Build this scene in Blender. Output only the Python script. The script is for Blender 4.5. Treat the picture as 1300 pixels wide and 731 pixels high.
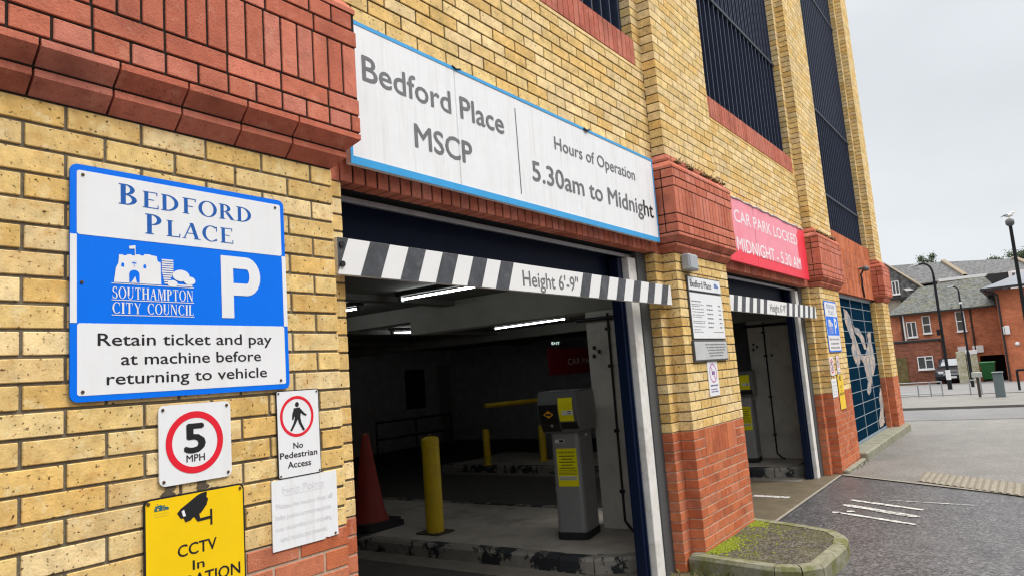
import bpy, math, random
from mathutils import Vector, Matrix
random.seed(7)
R = math.radians
sc = bpy.context.scene
for o in list(bpy.data.objects): bpy.data.objects.remove(o)
col = sc.collection

# ------------------------------------------------------------------ camera
cam_d = bpy.data.cameras.new('camera'); cam = bpy.data.objects.new('camera', cam_d); col.objects.link(cam)
cam_d.sensor_width = 36.0; cam_d.sensor_fit = 'HORIZONTAL'; cam_d.lens = 911.8 / 1300 * 36
cam_d.clip_start = 0.05; cam_d.clip_end = 2000
right = Vector((0.5870, -0.8060, -0.0750)); down = Vector((0.0570, 0.1340, -0.9890)); fwd = Vector((0.8080, 0.5760, 0.1240))
fwd.normalize(); right = (right - fwd * right.dot(fwd)).normalized(); up = right.cross(fwd)
M = Matrix((right, up, -fwd)).transposed().to_4x4(); M.translation = Vector((-0.927, -2.250, 1.569))
cam.matrix_world = M
sc.camera = cam

# ------------------------------------------------------------------ sky, sun, exposure
SUN_EL, SUN_AZ = R(52), R(150)          # azimuth measured from +Y towards +X: the light comes from in front of the facade
w = bpy.data.worlds.new("World"); sc.world = w; w.use_nodes = True
nt = w.node_tree; nt.nodes.clear()
out = nt.nodes.new('ShaderNodeOutputWorld'); bg = nt.nodes.new('ShaderNodeBackground')
sky = nt.nodes.new('ShaderNodeTexSky'); sky.sky_type = 'NISHITA'; sky.sun_disc = False
sky.sun_elevation = SUN_EL; sky.sun_rotation = SUN_AZ; sky.air_density = 1.0; sky.dust_density = 3.0
tc = nt.nodes.new('ShaderNodeTexCoord')
sep = nt.nodes.new('ShaderNodeSeparateXYZ'); nt.links.new(tc.outputs['Generated'], sep.inputs[0])
mr = nt.nodes.new('ShaderNodeMapRange'); mr.interpolation_type = 'SMOOTHSTEP'
for k, v in (('From Min', .38), ('From Max', .95), ('To Min', 0), ('To Max', 1)): mr.inputs[k].default_value = v
nt.links.new(sep.outputs['Z'], mr.inputs['Value'])
nz = nt.nodes.new('ShaderNodeTexNoise'); nz.inputs['Scale'].default_value = 2.2; nz.inputs['Detail'].default_value = 4; nz.inputs['Roughness'].default_value = .5
mpg = nt.nodes.new('ShaderNodeMapping'); mpg.inputs['Scale'].default_value = (1, 1, 2.5)
nt.links.new(tc.outputs['Generated'], mpg.inputs[0]); nt.links.new(mpg.outputs[0], nz.inputs['Vector'])
clo = nt.nodes.new('ShaderNodeMix'); clo.data_type = 'RGBA'      # overcast cloud: brighter overhead, as an overcast sky is
clo.inputs['A'].default_value = (6.0, 6.25, 6.5, 1); clo.inputs['B'].default_value = (27, 27, 27, 1)
nt.links.new(mr.outputs[0], clo.inputs['Factor'])
cm = nt.nodes.new('ShaderNodeMix'); cm.data_type = 'RGBA'; cm.blend_type = 'MULTIPLY'; cm.inputs['Factor'].default_value = 1
cr = nt.nodes.new('ShaderNodeMapRange')
for k, v in (('From Min', .3), ('From Max', .7), ('To Min', .93), ('To Max', 1.07)): cr.inputs[k].default_value = v
nt.links.new(nz.outputs['Fac'], cr.inputs['Value'])
nt.links.new(clo.outputs['Result'], cm.inputs['A']); nt.links.new(cr.outputs[0], cm.inputs['B'])
mx = nt.nodes.new('ShaderNodeMix'); mx.data_type = 'RGBA'; mx.inputs['Factor'].default_value = .93
nt.links.new(sky.outputs[0], mx.inputs['A']); nt.links.new(cm.outputs['Result'], mx.inputs['B'])
nt.links.new(mx.outputs['Result'], bg.inputs['Color']); bg.inputs['Strength'].default_value = 0.10
nt.links.new(bg.outputs[0], out.inputs['Surface'])
sd = bpy.data.lights.new('sun', 'SUN'); sd.energy = 1.5; sd.angle = R(16); sd.color = (1, .965, .91)
so = bpy.data.objects.new('sun', sd); col.objects.link(so); so.location = (3, -20, 30)
dirv = Vector((math.sin(SUN_AZ) * math.cos(SUN_EL), math.cos(SUN_AZ) * math.cos(SUN_EL), math.sin(SUN_EL)))
so.rotation_euler = (-dirv).to_track_quat('-Z', 'Y').to_euler()
sc.view_settings.view_transform = 'Standard'; sc.view_settings.look = 'None'
sc.view_settings.exposure = 0.42; sc.view_settings.gamma = 1.0
sc.render.engine = 'CYCLES'
sc.cycles.max_bounces = 6; sc.cycles.diffuse_bounces = 3; sc.cycles.glossy_bounces = 3
sc.cycles.use_denoising = True; sc.cycles.filter_width = 1.25

# ------------------------------------------------------------------ materials
MATS = {}
def N(nt, t, **kw):
    n = nt.nodes.new(t)
    for k, v in kw.items():
        if k in n.inputs: n.inputs[k].default_value = v
        else: setattr(n, k, v)
    return n
def mat(name, c, rough=.6, metal=0, var=.12, scale=12, bump=0, bscale=None, spec=.4, dirt=0, dirtc=(.12, .11, .09), dscale=2.5, stretch=None,
        emit=None, es=1, attr=False, speck=0, speckc=(.06, .035, .015), sscale=260, coat=0, thr=(.5, .72), agg=None, blot=None):
    """base colour, broken up by noise; optional dirt patches, dark specks, bump"""
    if name in MATS: return MATS[name]
    m = bpy.data.materials.new(name); m.use_nodes = True; nt = m.node_tree
    p = nt.nodes['Principled BSDF']; L = nt.links
    tc = N(nt, 'ShaderNodeTexCoord'); src = tc.outputs['Object']
    if stretch:
        mp = N(nt, 'ShaderNodeMapping'); mp.inputs['Scale'].default_value = stretch; L.new(src, mp.inputs[0]); src = mp.outputs[0]
    if attr:
        a = N(nt, 'ShaderNodeAttribute', attribute_name='bcol'); cur = a.outputs['Color']
    else:
        rgb = N(nt, 'ShaderNodeRGB'); rgb.outputs[0].default_value = (*c, 1); cur = rgb.outputs[0]
    if var:
        n = N(nt, 'ShaderNodeTexNoise', Scale=scale, Detail=6, Roughness=.65); L.new(tc.outputs['Object'], n.inputs['Vector'])
        r = N(nt, 'ShaderNodeMapRange', **{'From Min': .25, 'From Max': .75, 'To Min': 1 - var, 'To Max': 1 + var}); L.new(n.outputs['Fac'], r.inputs['Value'])
        mm = N(nt, 'ShaderNodeMix', data_type='RGBA', blend_type='MULTIPLY', Factor=1.0); L.new(cur, mm.inputs['A']); L.new(r.outputs[0], mm.inputs['B']); cur = mm.outputs['Result']
    if agg:      # crushed stone: every cell its own grey
        vo = N(nt, 'ShaderNodeTexVoronoi', Scale=agg[0]); L.new(tc.outputs['Object'], vo.inputs['Vector'])
        sp = N(nt, 'ShaderNodeSeparateColor'); L.new(vo.outputs['Color'], sp.inputs[0])
        pw = N(nt, 'ShaderNodeMath', operation='POWER'); L.new(sp.outputs[0], pw.inputs[0]); pw.inputs[1].default_value = 1.8
        r = N(nt, 'ShaderNodeMapRange', **{'To Min': agg[1], 'To Max': agg[2]}); L.new(pw.outputs[0], r.inputs['Value'])
        mm = N(nt, 'ShaderNodeMix', data_type='RGBA', blend_type='MULTIPLY', Factor=1.0); L.new(cur, mm.inputs['A']); L.new(r.outputs[0], mm.inputs['B']); cur = mm.outputs['Result']
    if blot:     # a second tone in soft blotches
        n = N(nt, 'ShaderNodeTexNoise', Scale=blot[0], Detail=5, Roughness=.75); L.new(tc.outputs['Object'], n.inputs['Vector'])
        r = N(nt, 'ShaderNodeMapRange', **{'From Min': blot[3], 'From Max': blot[3] + .12, 'To Min': 0, 'To Max': blot[1]}); L.new(n.outputs['Fac'], r.inputs['Value'])
        mm = N(nt, 'ShaderNodeMix', data_type='RGBA'); L.new(r.outputs[0], mm.inputs['Factor']); L.new(cur, mm.inputs['A']); mm.inputs['B'].default_value = (*blot[2], 1); cur = mm.outputs['Result']
    if dirt:
        n = N(nt, 'ShaderNodeTexNoise', Scale=dscale, Detail=8, Roughness=.7); L.new(src, n.inputs['Vector'])
        r = N(nt, 'ShaderNodeMapRange', **{'From Min': thr[0], 'From Max': thr[1], 'To Min': 0, 'To Max': dirt}); L.new(n.outputs['Fac'], r.inputs['Value'])
        mm = N(nt, 'ShaderNodeMix', data_type='RGBA'); L.new(r.outputs[0], mm.inputs['Factor']); L.new(cur, mm.inputs['A']); mm.inputs['B'].default_value = (*dirtc, 1); cur = mm.outputs['Result']
    if speck:
        n = N(nt, 'ShaderNodeTexNoise', Scale=sscale, Detail=2, Roughness=.5); L.new(tc.outputs['Object'], n.inputs['Vector'])
        r = N(nt, 'ShaderNodeMapRange', **{'From Min': .62, 'From Max': .70, 'To Min': 0, 'To Max': speck}); L.new(n.outputs['Fac'], r.inputs['Value'])
        mm = N(nt, 'ShaderNodeMix', data_type='RGBA'); L.new(r.outputs[0], mm.inputs['Factor']); L.new(cur, mm.inputs['A']); mm.inputs['B'].default_value = (*speckc, 1); cur = mm.outputs['Result']
    L.new(cur, p.inputs['Base Color'])
    p.inputs['Roughness'].default_value = rough; p.inputs['Metallic'].default_value = metal; p.inputs['Specular IOR Level'].default_value = spec
    if coat: p.inputs['Coat Weight'].default_value = coat
    if bump:
        n = N(nt, 'ShaderNodeTexNoise', Scale=bscale or scale * 8, Detail=5, Roughness=.6); L.new(tc.outputs['Object'], n.inputs['Vector'])
        b = N(nt, 'ShaderNodeBump', Strength=bump, Distance=.004); L.new(n.outputs['Fac'], b.inputs['Height']); L.new(b.outputs[0], p.inputs['Normal'])
    if emit:
        p.inputs['Emission Color'].default_value = (*emit, 1); p.inputs['Emission Strength'].default_value = es
    MATS[name] = m
    return m

YB = mat('yellow_brick', (.6, .4, .16), .9, var=.3, scale=18, bump=.45, bscale=120, attr=True, speck=.9, sscale=80, spec=.1, blot=(13, .55, (.82, .70, .42), .53), dirt=.6, dirtc=(.55, .29, .08), dscale=10, thr=(.52, .66))
YBU = mat('weathered_yellow_brick', (.6, .4, .16), .9, var=.3, scale=14, bump=.6, bscale=120, attr=True, speck=.7, sscale=70, spec=.1, blot=(9, .4, (.80, .68, .42), .55), dirt=.42, dirtc=(.20, .15, .075), dscale=1.5, stretch=(2.2, 2.2, .6), thr=(.54, .74))
RB = mat('red_brick', (.4, .1, .06), .9, var=.22, scale=20, bump=.7, bscale=160, attr=True, spec=.1, blot=(11, .45, (.64, .31, .22), .55), dirt=.6, dirtc=(.17, .055, .04), dscale=5, thr=(.52, .68), speck=.5, speckc=(.12, .035, .025), sscale=110)
MORT = mat('grey_mortar', (.17, .145, .105), .95, var=.3, scale=30, bump=.6, bscale=250, spec=.1)
MORTD = mat('dark_mortar', (.03, .025, .02), .95, var=.3, scale=30, spec=.1)
MORTU = mat('sooty_mortar', (.055, .045, .03), .95, var=.3, scale=30, spec=.1)
MORTP = mat('pale_mortar', (.46, .34, .25), .95, var=.3, scale=14, bump=.4, bscale=200, spec=.1)
WHITE = mat('white_enamel', (.78, .79, .80), .35, var=.03, scale=6, dirt=.16, dirtc=(.5, .48, .42), dscale=3, stretch=(5, 5, .7))
WHITEB = mat('weathered_white_panel', (.78, .79, .80), .5, var=.04, scale=8, dirt=.45, dirtc=(.55, .54, .5), dscale=5, stretch=(9, 9, .5))
BLUE = mat('council_blue', (.0, .16, .80), .5, var=.04, spec=.15)
CYAN = mat('cyan_edge', (.03, .33, .68), .45, var=.08)
BLACK = mat('black_vinyl', (.012, .012, .014), .45, var=.1)
GREYT = mat('faded_grey_lettering', (.15, .15, .155), .5, var=.15)
REDS = mat('sign_red', (.72, .012, .03), .4, var=.05)
YEL = mat('sign_yellow', (.86, .56, .0), .4, var=.05, scale=5, dirt=.12, dirtc=(.6, .42, .02), dscale=6)
NAVYT = mat('dark_blue_print', (.004, .10, .40), .4, var=.05)
FADED = mat('sun_bleached_print', (.735, .735, .745), .6, var=.15, scale=30)
SCREW = mat('rusty_screw', (.10, .06, .03), .6, metal=.4)
NAVY = mat('navy_steel', (.004, .010, .032), .6, var=.2, scale=8, spec=.15)
NAVYG = mat('navy_grille_steel', (.022, .034, .07), .45, var=.2, scale=8, spec=.5)
GALV = mat('galvanised_steel', (.33, .35, .37), .45, metal=.6, var=.15, scale=10)
WPAINT = mat('worn_white_paint', (.74, .73, .69), .6, var=.1, scale=7, dirt=.6, dirtc=(.30, .24, .17), dscale=5)
GREYST = mat('grey_painted_steel', (.075, .08, .082), .6, var=.15, scale=30)
CONC = mat('interior_concrete', (.44, .40, .35), .9, var=.2, scale=5, bump=.5, bscale=60, dirt=.6, dirtc=(.10, .085, .07), dscale=1.6, spec=.15)
INW = mat('interior_pier_paint', (.60, .58, .52), .8, var=.1, scale=5, dirt=.5, dirtc=(.16, .14, .11), dscale=3)
DARKW = mat('sooty_painted_wall', (.58, .61, .63), .9, var=.2, scale=4)
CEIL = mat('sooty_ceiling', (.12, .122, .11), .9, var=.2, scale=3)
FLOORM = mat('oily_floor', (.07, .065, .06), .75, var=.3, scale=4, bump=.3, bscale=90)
STONE = mat('kerb_stone', (.25, .24, .175), .9, var=.35, scale=14, bump=.9, bscale=60, dirt=.85, dirtc=(.14, .145, .045), dscale=6, thr=(.46, .60), spec=.1, blot=(8, .5, (.12, .115, .09), .56))
KERBP = mat('kerb_with_worn_black_paint', (.25, .235, .205), .85, var=.2, scale=14, bump=.4, bscale=90, dirt=1, dirtc=(.022, .024, .028), dscale=3.2, thr=(.50, .53))
PLINTH = mat('plinth_stone', (.24, .23, .17), .9, var=.25, scale=7, bump=.5, bscale=60, dirt=.6, dirtc=(.12, .12, .05), dscale=3)
YPOST = mat('yellow_post_paint', (.66, .47, .01), .5, var=.1, scale=5, dirt=.5, dirtc=(.2, .15, .05), dscale=6)
CONE = mat('cone_orange_red', (.27, .028, .018), .55, var=.15, scale=6, dirt=.4, dirtc=(.10, .02, .015), dscale=5)
RUBBER = mat('black_rubber', (.02, .02, .021), .8, var=.2)
MACH = mat('machine_grey', (.31, .315, .32), .42, metal=.25, var=.08, scale=4, dirt=.35, dirtc=(.10, .10, .10), dscale=3)
MACHD = mat('machine_dark_grey', (.15, .155, .16), .45, metal=.1, var=.08, scale=4)
NOTICE = mat('yellow_notice', (.92, .84, .0), .6, var=.05)
TUBE = mat('lit_tube', (.9, .9, .9), .4, var=0, emit=(.95, 1, 1), es=14)
GREENX = mat('lit_exit_sign', (.5, .6, .55), .4, var=0, emit=(.75, 1, .85), es=.8)
MOSS = mat('moss', (.20, .24, .015), .95, var=.4, scale=60)
GRASS = mat('dry_grass', (.13, .14, .04), .9, var=.4, scale=60)
MURALB = mat('mural_navy', (.004, .022, .045), 1, var=.2, scale=6, spec=.0)
MURALL = mat('mural_frame_grey', (.22, .27, .31), .5, var=.15)
MURALF = mat('mural_cream_figure', (.44, .36, .30), .8, var=.5, scale=7, dirt=.9, dirtc=(.20, .25, .31), dscale=5, thr=(.48, .58), spec=.1, blot=(6, .6, (.30, .17, .12), .58))

# ------------------------------------------------------------------ mesh helpers (everything is written in world metres)
def wloc(o):
    v = Vector((0, 0, 0))
    while o is not None: v += o.location; o = o.parent
    return v
class MB:
    def __init__(s): s.v = []; s.f = []; s.m = []; s.c = []; s.sm = []
    def face(s, pts, mi=0, c=(1, 1, 1), smooth=False):
        b = len(s.v); s.v += [tuple(p) for p in pts]; s.f.append(tuple(range(b, b + len(pts)))); s.m.append(mi); s.c.append(c); s.sm.append(smooth)
    def raw(s, vs, fs, mi=0, c=(1, 1, 1), smooth=False):
        b = len(s.v); s.v += [tuple(p) for p in vs]
        for f in fs: s.f.append(tuple(i + b for i in f)); s.m.append(mi); s.c.append(c); s.sm.append(smooth)
    def box(s, x0, x1, y0, y1, z0, z1, mi=0, c=(1, 1, 1), bev=0):
        if bev <= 0:
            s.raw([(x0, y0, z0), (x1, y0, z0), (x1, y1, z0), (x0, y1, z0), (x0, y0, z1), (x1, y0, z1), (x1, y1, z1), (x0, y1, z1)],
                  [(0, 3, 2, 1), (4, 5, 6, 7), (0, 1, 5, 4), (1, 2, 6, 5), (2, 3, 7, 6), (3, 0, 4, 7)], mi, c); return
        b = min(bev, (x1 - x0) * .45, (y1 - y0) * .45, (z1 - z0) * .45); V = []; idx = {}
        for sx in (0, 1):
            for sy in (0, 1):
                for sz in (0, 1):
                    X, Y, Z = (x0, x1)[sx], (y0, y1)[sy], (z0, z1)[sz]; ix, iy, iz = (b, -b)[sx], (b, -b)[sy], (b, -b)[sz]
                    for k, p in enumerate(((X, Y + iy, Z + iz), (X + ix, Y, Z + iz), (X + ix, Y + iy, Z))):
                        idx[(sx, sy, sz, k)] = len(V); V.append(p)
        F = []
        for q in (0, 1):
            F.append([idx[(q, a, c_, 0)] for a, c_ in ((0, 0), (1, 0), (1, 1), (0, 1))])
            F.append([idx[(a, q, c_, 1)] for a, c_ in ((0, 0), (1, 0), (1, 1), (0, 1))])
            F.append([idx[(a, c_, q, 2)] for a, c_ in ((0, 0), (1, 0), (1, 1), (0, 1))])
        for a in (0, 1):
            for b_ in (0, 1):
                F.append([idx[(a, b_, 0, 0)], idx[(a, b_, 1, 0)], idx[(a, b_, 1, 1)], idx[(a, b_, 0, 1)]])
                F.append([idx[(a, 0, b_, 0)], idx[(a, 1, b_, 0)], idx[(a, 1, b_, 2)], idx[(a, 0, b_, 2)]])
                F.append([idx[(0, a, b_, 1)], idx[(1, a, b_, 1)], idx[(1, a, b_, 2)], idx[(0, a, b_, 2)]])
                for c_ in (0, 1): F.append([idx[(a, b_, c_, k)] for k in range(3)])
        s.raw(V, F, mi, c)
    def prism(s, poly, a, b, axis=1, mi=0, c=(1, 1, 1)):
        """2-D polygon extruded along an axis between a and b. axis 1: poly is (x,z); 2: (x,y); 0: (y,z)"""
        def P(p, t): return (p[0], t, p[1]) if axis == 1 else ((p[0], p[1], t) if axis == 2 else (t, p[0], p[1]))
        n = len(poly); vs = [P(p, a) for p in poly] + [P(p, b) for p in poly]
        fs = [tuple(range(n)), tuple(range(2 * n - 1, n - 1, -1))] + [(i, (i + 1) % n, n + (i + 1) % n, n + i) for i in range(n)]
        s.raw(vs, fs, mi, c)
    def tube(s, p0, p1, r0, r1=None, n=12, mi=0, c=(1, 1, 1), cap=True):
        r1 = r0 if r1 is None else r1
        p0, p1 = Vector(p0), Vector(p1); d = (p1 - p0).normalized()
        a = d.orthogonal().normalized(); b = d.cross(a); vs = []
        for p, r in ((p0, r0), (p1, r1)):
            for i in range(n):
                t = 2 * math.pi * i / n; vs.append(p + a * (r * math.cos(t)) + b * (r * math.sin(t)))
        s.raw(vs, [(i, (i + 1) % n, n + (i + 1) % n, n + i) for i in range(n)], mi, c, True)
        if cap: s.raw(vs[:n], [tuple(range(n - 1, -1, -1))], mi, c); s.raw(vs[n:], [tuple(range(n))], mi, c)
    def path(s, pts, r, n=8, mi=0):
        for a, b in zip(pts, pts[1:]): s.tube(a, b, r, r, n, mi)
    def lathe(s, cx, cy, prof, n=24, mi=0, c=(1, 1, 1), sx=1, sy=1):
        vs = []; k = len(prof)
        for r, z in prof:
            for i in range(n):
                t = 2 * math.pi * i / n; vs.append((cx + r * sx * math.cos(t), cy + r * sy * math.sin(t), z))
        fs = [(j * n + i, j * n + (i + 1) % n, (j + 1) * n + (i + 1) % n, (j + 1) * n + i) for j in range(k - 1) for i in range(n)]
        s.raw(vs, fs, mi, c, True)
        if prof[-1][0] > 1e-4: s.raw(vs[-n:], [tuple(range(n))], mi, c)
        if prof[0][0] > 1e-4: s.raw(vs[:n], [tuple(range(n - 1, -1, -1))], mi, c)
    def blob(s, cx, cy, cz, rx, ry, rz, n=10, m=6, mi=0, c=(1, 1, 1), jit=0):
        vs = []
        for j in range(m + 1):
            ph = math.pi * j / m
            for i in range(n):
                t = 2 * math.pi * i / n; q = 1 + random.uniform(-jit, jit)
                vs.append((cx + rx * q * math.sin(ph) * math.cos(t), cy + ry * q * math.sin(ph) * math.sin(t), cz - rz * q * math.cos(ph)))
        s.raw(vs, [(j * n + i, j * n + (i + 1) % n, (j + 1) * n + (i + 1) % n, (j + 1) * n + i) for j in range(m) for i in range(n)], mi, c, True)
    def build(s, name, mats, parent=None, label=None, rot=None):
        me = bpy.data.meshes.new(name); off = wloc(parent) if parent else Vector((0, 0, 0))
        vs = [Vector(v) - off for v in s.v]
        base = None
        if parent is None:      # a thing that is one mesh: put its origin at its own base
            lo = [min(v[i] for v in vs) for i in range(3)]; hi = [max(v[i] for v in vs) for i in range(3)]
            base = Vector(((lo[0] + hi[0]) / 2, (lo[1] + hi[1]) / 2, lo[2])); vs = [v - base for v in vs]
        me.from_pydata([tuple(v) for v in vs], [], s.f)
        for m in (mats if isinstance(mats, (list, tuple)) else [mats]): me.materials.append(m)
        me.polygons.foreach_set('material_index', s.m); me.polygons.foreach_set('use_smooth', s.sm)
        at = me.attributes.new('bcol', 'FLOAT_COLOR', 'FACE')
        at.data.foreach_set('color', [x for c in s.c for x in (*c, 1)])
        me.update()
        o = bpy.data.objects.new(name, me); col.objects.link(o)
        if parent: o.parent = parent
        else: o.location = base
        if label: o['label'] = label
        return o
def thing(name, label, cat, loc, group=None):
    o = bpy.data.objects.new(name, None); col.objects.link(o); o.location = loc; o.empty_display_size = .1
    o['label'] = label; o['category'] = cat
    if group: o['group'] = group
    return o
def tag(o, label, cat, group=None):
    o['label'] = label; o['category'] = cat
    if group: o['group'] = group
    return o
def struct(o, kind='structure'): o['kind'] = kind; return o
def copy_thing(r, d, label):
    def rec(o, par):
        c = o.copy(); col.objects.link(c)
        if par is not None: c.parent = par
        for ch in [x for x in bpy.data.objects if x.parent == o]: rec(ch, c)
        return c
    c = rec(r, None); c.location = r.location + Vector(d); c['label'] = label
    return c
def rrect(x0, x1, z0, z1, r, n=5):
    P = []
    for cx, cz, a0 in ((x1 - r, z1 - r, 0), (x0 + r, z1 - r, 90), (x0 + r, z0 + r, 180), (x1 - r, z0 + r, 270)):
        for i in range(n + 1):
            t = R(a0 + 90 * i / n); P.append((cx + r * math.cos(t), cz + r * math.sin(t)))
    return P
def ring(mb, cx, cz, ro, ri, y0, y1, n=48, mi=0):
    for i in range(n):
        a, b = 2 * math.pi * i / n, 2 * math.pi * (i + 1) / n
        q = [(cx + ro * math.cos(a), cz + ro * math.sin(a)), (cx + ro * math.cos(b), cz + ro * math.sin(b)), (cx + ri * math.cos(b), cz + ri * math.sin(b)), (cx + ri * math.cos(a), cz + ri * math.sin(a))]
        mb.face([(p[0], y0, p[1]) for p in q], mi)
# --- lettering: Blender's built-in font turned into mesh, laid on a wall plane facing -Y
_tc = {}
def glyphs(s, bold, shear, space):
    k = (s, bold, shear, space)
    if k not in _tc:
        cu = bpy.data.curves.new('lettering', 'FONT'); cu.body = s; cu.size = 1; cu.offset = bold; cu.shear = shear; cu.space_character = space; cu.resolution_u = 3
        o = bpy.data.objects.new('lettering', cu); col.objects.link(o)
        dg = bpy.context.evaluated_depsgraph_get(); me = bpy.data.meshes.new_from_object(o.evaluated_get(dg))
        _tc[k] = ([tuple(v.co) for v in me.vertices], [tuple(p.vertices) for p in me.polygons])
        bpy.data.objects.remove(o); bpy.data.meshes.remove(me); bpy.data.curves.remove(cu)
    return _tc[k]
def text(mb, s, x0, x1, zb, h, y, mi=0, bold=0, shear=0, space=1, slope=0, plane='xz'):
    bold0, bold = bold, 0
    vs, fs = glyphs(s, 0, shear, space)
    H = [v[1] for v in glyphs('H', bold, 0, 1)[0]]; sz = h / (max(H) - min(H)); hb = min(H)
    a = min(v[0] for v in vs); b = max(v[0] for v in vs); sx = (x1 - x0) / (b - a)
    lay = [(0, 0)] if not bold0 else [(-bold0, 0), (bold0, 0), (0, -bold0 * .7), (0, bold0 * .7), (0, 0)]
    for li, (bx, bz) in enumerate(lay):
      P = []
      for v in vs:
        u = x0 + (v[0] - a) * sx; t = zb + (v[1] - hb) * sz + slope * (u - x0) + bz * sz; u += bx * sz; yl = y - .00006 * li
        P.append((u, yl, t) if plane == 'xz' else (yl, u, t))
      mb.raw(P, fs, mi)
# --- a small serif alphabet drawn from strokes (unit height)
def serif(mb, s, x0, x1, zb, h, y, mi=0, small=1.0, lw=.15):
    st, th, sv, so_ = lw, .05, .05, .06
    def arc(cx, cz, ro, rzo, ri, rzi, a0, a1, n=14):
        q = []
        for i in range(n):
            a, b = R(a0 + (a1 - a0) * i / n), R(a0 + (a1 - a0) * (i + 1) / n)
            q.append([(cx + ro * math.cos(a), cz + rzo * math.sin(a)), (cx + ro * math.cos(b), cz + rzo * math.sin(b)), (cx + ri * math.cos(b), cz + rzi * math.sin(b)), (cx + ri * math.cos(a), cz + rzi * math.sin(a))])
        return q
    def rc(a, b, c, d): return [[(a, c), (b, c), (b, d), (a, d)]]
    def stem(x, foot=True, head=True, w=st):
        q = rc(x, x + w, 0, 1)
        if foot: q += rc(x - so_, x, 0, sv) + rc(x + w, x + w + so_, 0, sv)
        if head: q += rc(x - so_, x, 1 - sv, 1) + rc(x + w, x + w + so_, 1 - sv, 1)
        return q
    def diag(xa, za, xb, zb_, w): return [[(xa, za), (xa + w, za), (xb + w, zb_), (xb, zb_)]]
    X = .06; E = X + st
    G = {
     'B': (.62, stem(X) + arc(E, .75, .27, .25, .13, .20, 90, -90) + arc(E, .26, .33, .26, .18, .21, 90, -90)),
     'D': (.76, stem(X) + arc(E, .5, .48, .5, .32, .44, 90, -90)),
     'E': (.60, stem(X) + rc(E, .56, .945, 1) + rc(.52, .56, .8, .945) + rc(E, .43, .49, .54) + rc(E, .60, 0, .055) + rc(.56, .60, .055, .22)),
     'F': (.56, stem(X) + rc(E, .55, .945, 1) + rc(.51, .55, .8, .945) + rc(E, .43, .47, .52)),
     'L': (.58, stem(X) + rc(E, .56, 0, .055) + rc(.52, .56, .055, .24)),
     'P': (.60, stem(X) + arc(E, .73, .32, .27, .17, .22, 90, -90)),
     'R': (.70, stem(X) + arc(E, .74, .31, .26, .16, .21, 90, -90) + diag(.53, 0, .27, .48, .16) + rc(.69, .74, 0, .045)),
     'O': (.80, arc(.40, .5, .40, .52, .25, .47, 0, 360, 30)),
     'C': (.72, arc(.40, .5, .40, .52, .25, .47, 48, 312, 26) + rc(.625, .665, .66, .98) + rc(.63, .665, .04, .2)),
     'A': (.74, diag(.02, 0, .34, 1, .055) + diag(.52, 0, .29, 1, .16) + rc(.16, .55, .32, .37) + rc(-.03, .14, 0, .04) + rc(.46, .76, 0, .041)),
     'S': (.54, arc(.27, .74, .25, .27, .12, .215, 30, 265, 16) + arc(.27, .26, .27, .275, .13, .22, 85, -150, 16) + rc(.44, .475, .72, .98) + rc(.02, .055, .02, .28)),
     'U': (.74, rc(X, E, .3, 1) + rc(X - so_, X, .955, 1) + rc(E, E + so_, .955, 1) + rc(.58, .63, .3, 1) + rc(.52, .58, .955, 1) + rc(.63, .69, .955, 1) + arc(.345, .3, .285, .32, .20, .26, 180, 360)),
     'T': (.66, rc(.25, .40, 0, .945) + rc(.19, .25, 0, .045) + rc(.40, .46, 0, .045) + rc(.02, .63, .945, 1) + rc(.02, .06, .76, .945) + rc(.59, .63, .76, .945)),
     'H': (.80, stem(X) + stem(.55) + rc(E, .55, .48, .54)),
     'I': (.30, stem(X)),
     'M': (.94, stem(X, True, True, .06) + stem(.70) + diag(.38, 0, .12, 1, .15) + diag(.40, .01, .66, 1, .05)),
     'N': (.80, stem(X, True, True, .06) + diag(.58, 0, .08, 1, .15) + rc(.62, .68, .16, 1) + rc(.56, .62, .955, 1) + rc(.68, .74, .955, 1)),
     'Y': (.70, rc(.27, .42, 0, .46) + rc(.21, .27, 0, .045) + rc(.42, .48, 0, .045) + diag(.28, .46, .02, 1, .15) + diag(.36, .455, .56, 1, .055)),
     ' ': (.34, [])}
    qs = []; x = 0; first = True
    for ch in s:
        wd, q = G[ch]; k = 1.0 if first else small
        for f in q: qs.append([(x + p[0] * k, p[1] * k) for p in f])
        x += (wd + .10) * k; first = ch == ' '
    W = x - .10
    for i, f in enumerate(qs):
        yy = y - .00004 * (i % 9)
        mb.face([(x0 + p[0] / W * (x1 - x0), yy, zb + p[1] * h) for p in f], mi)

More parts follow.
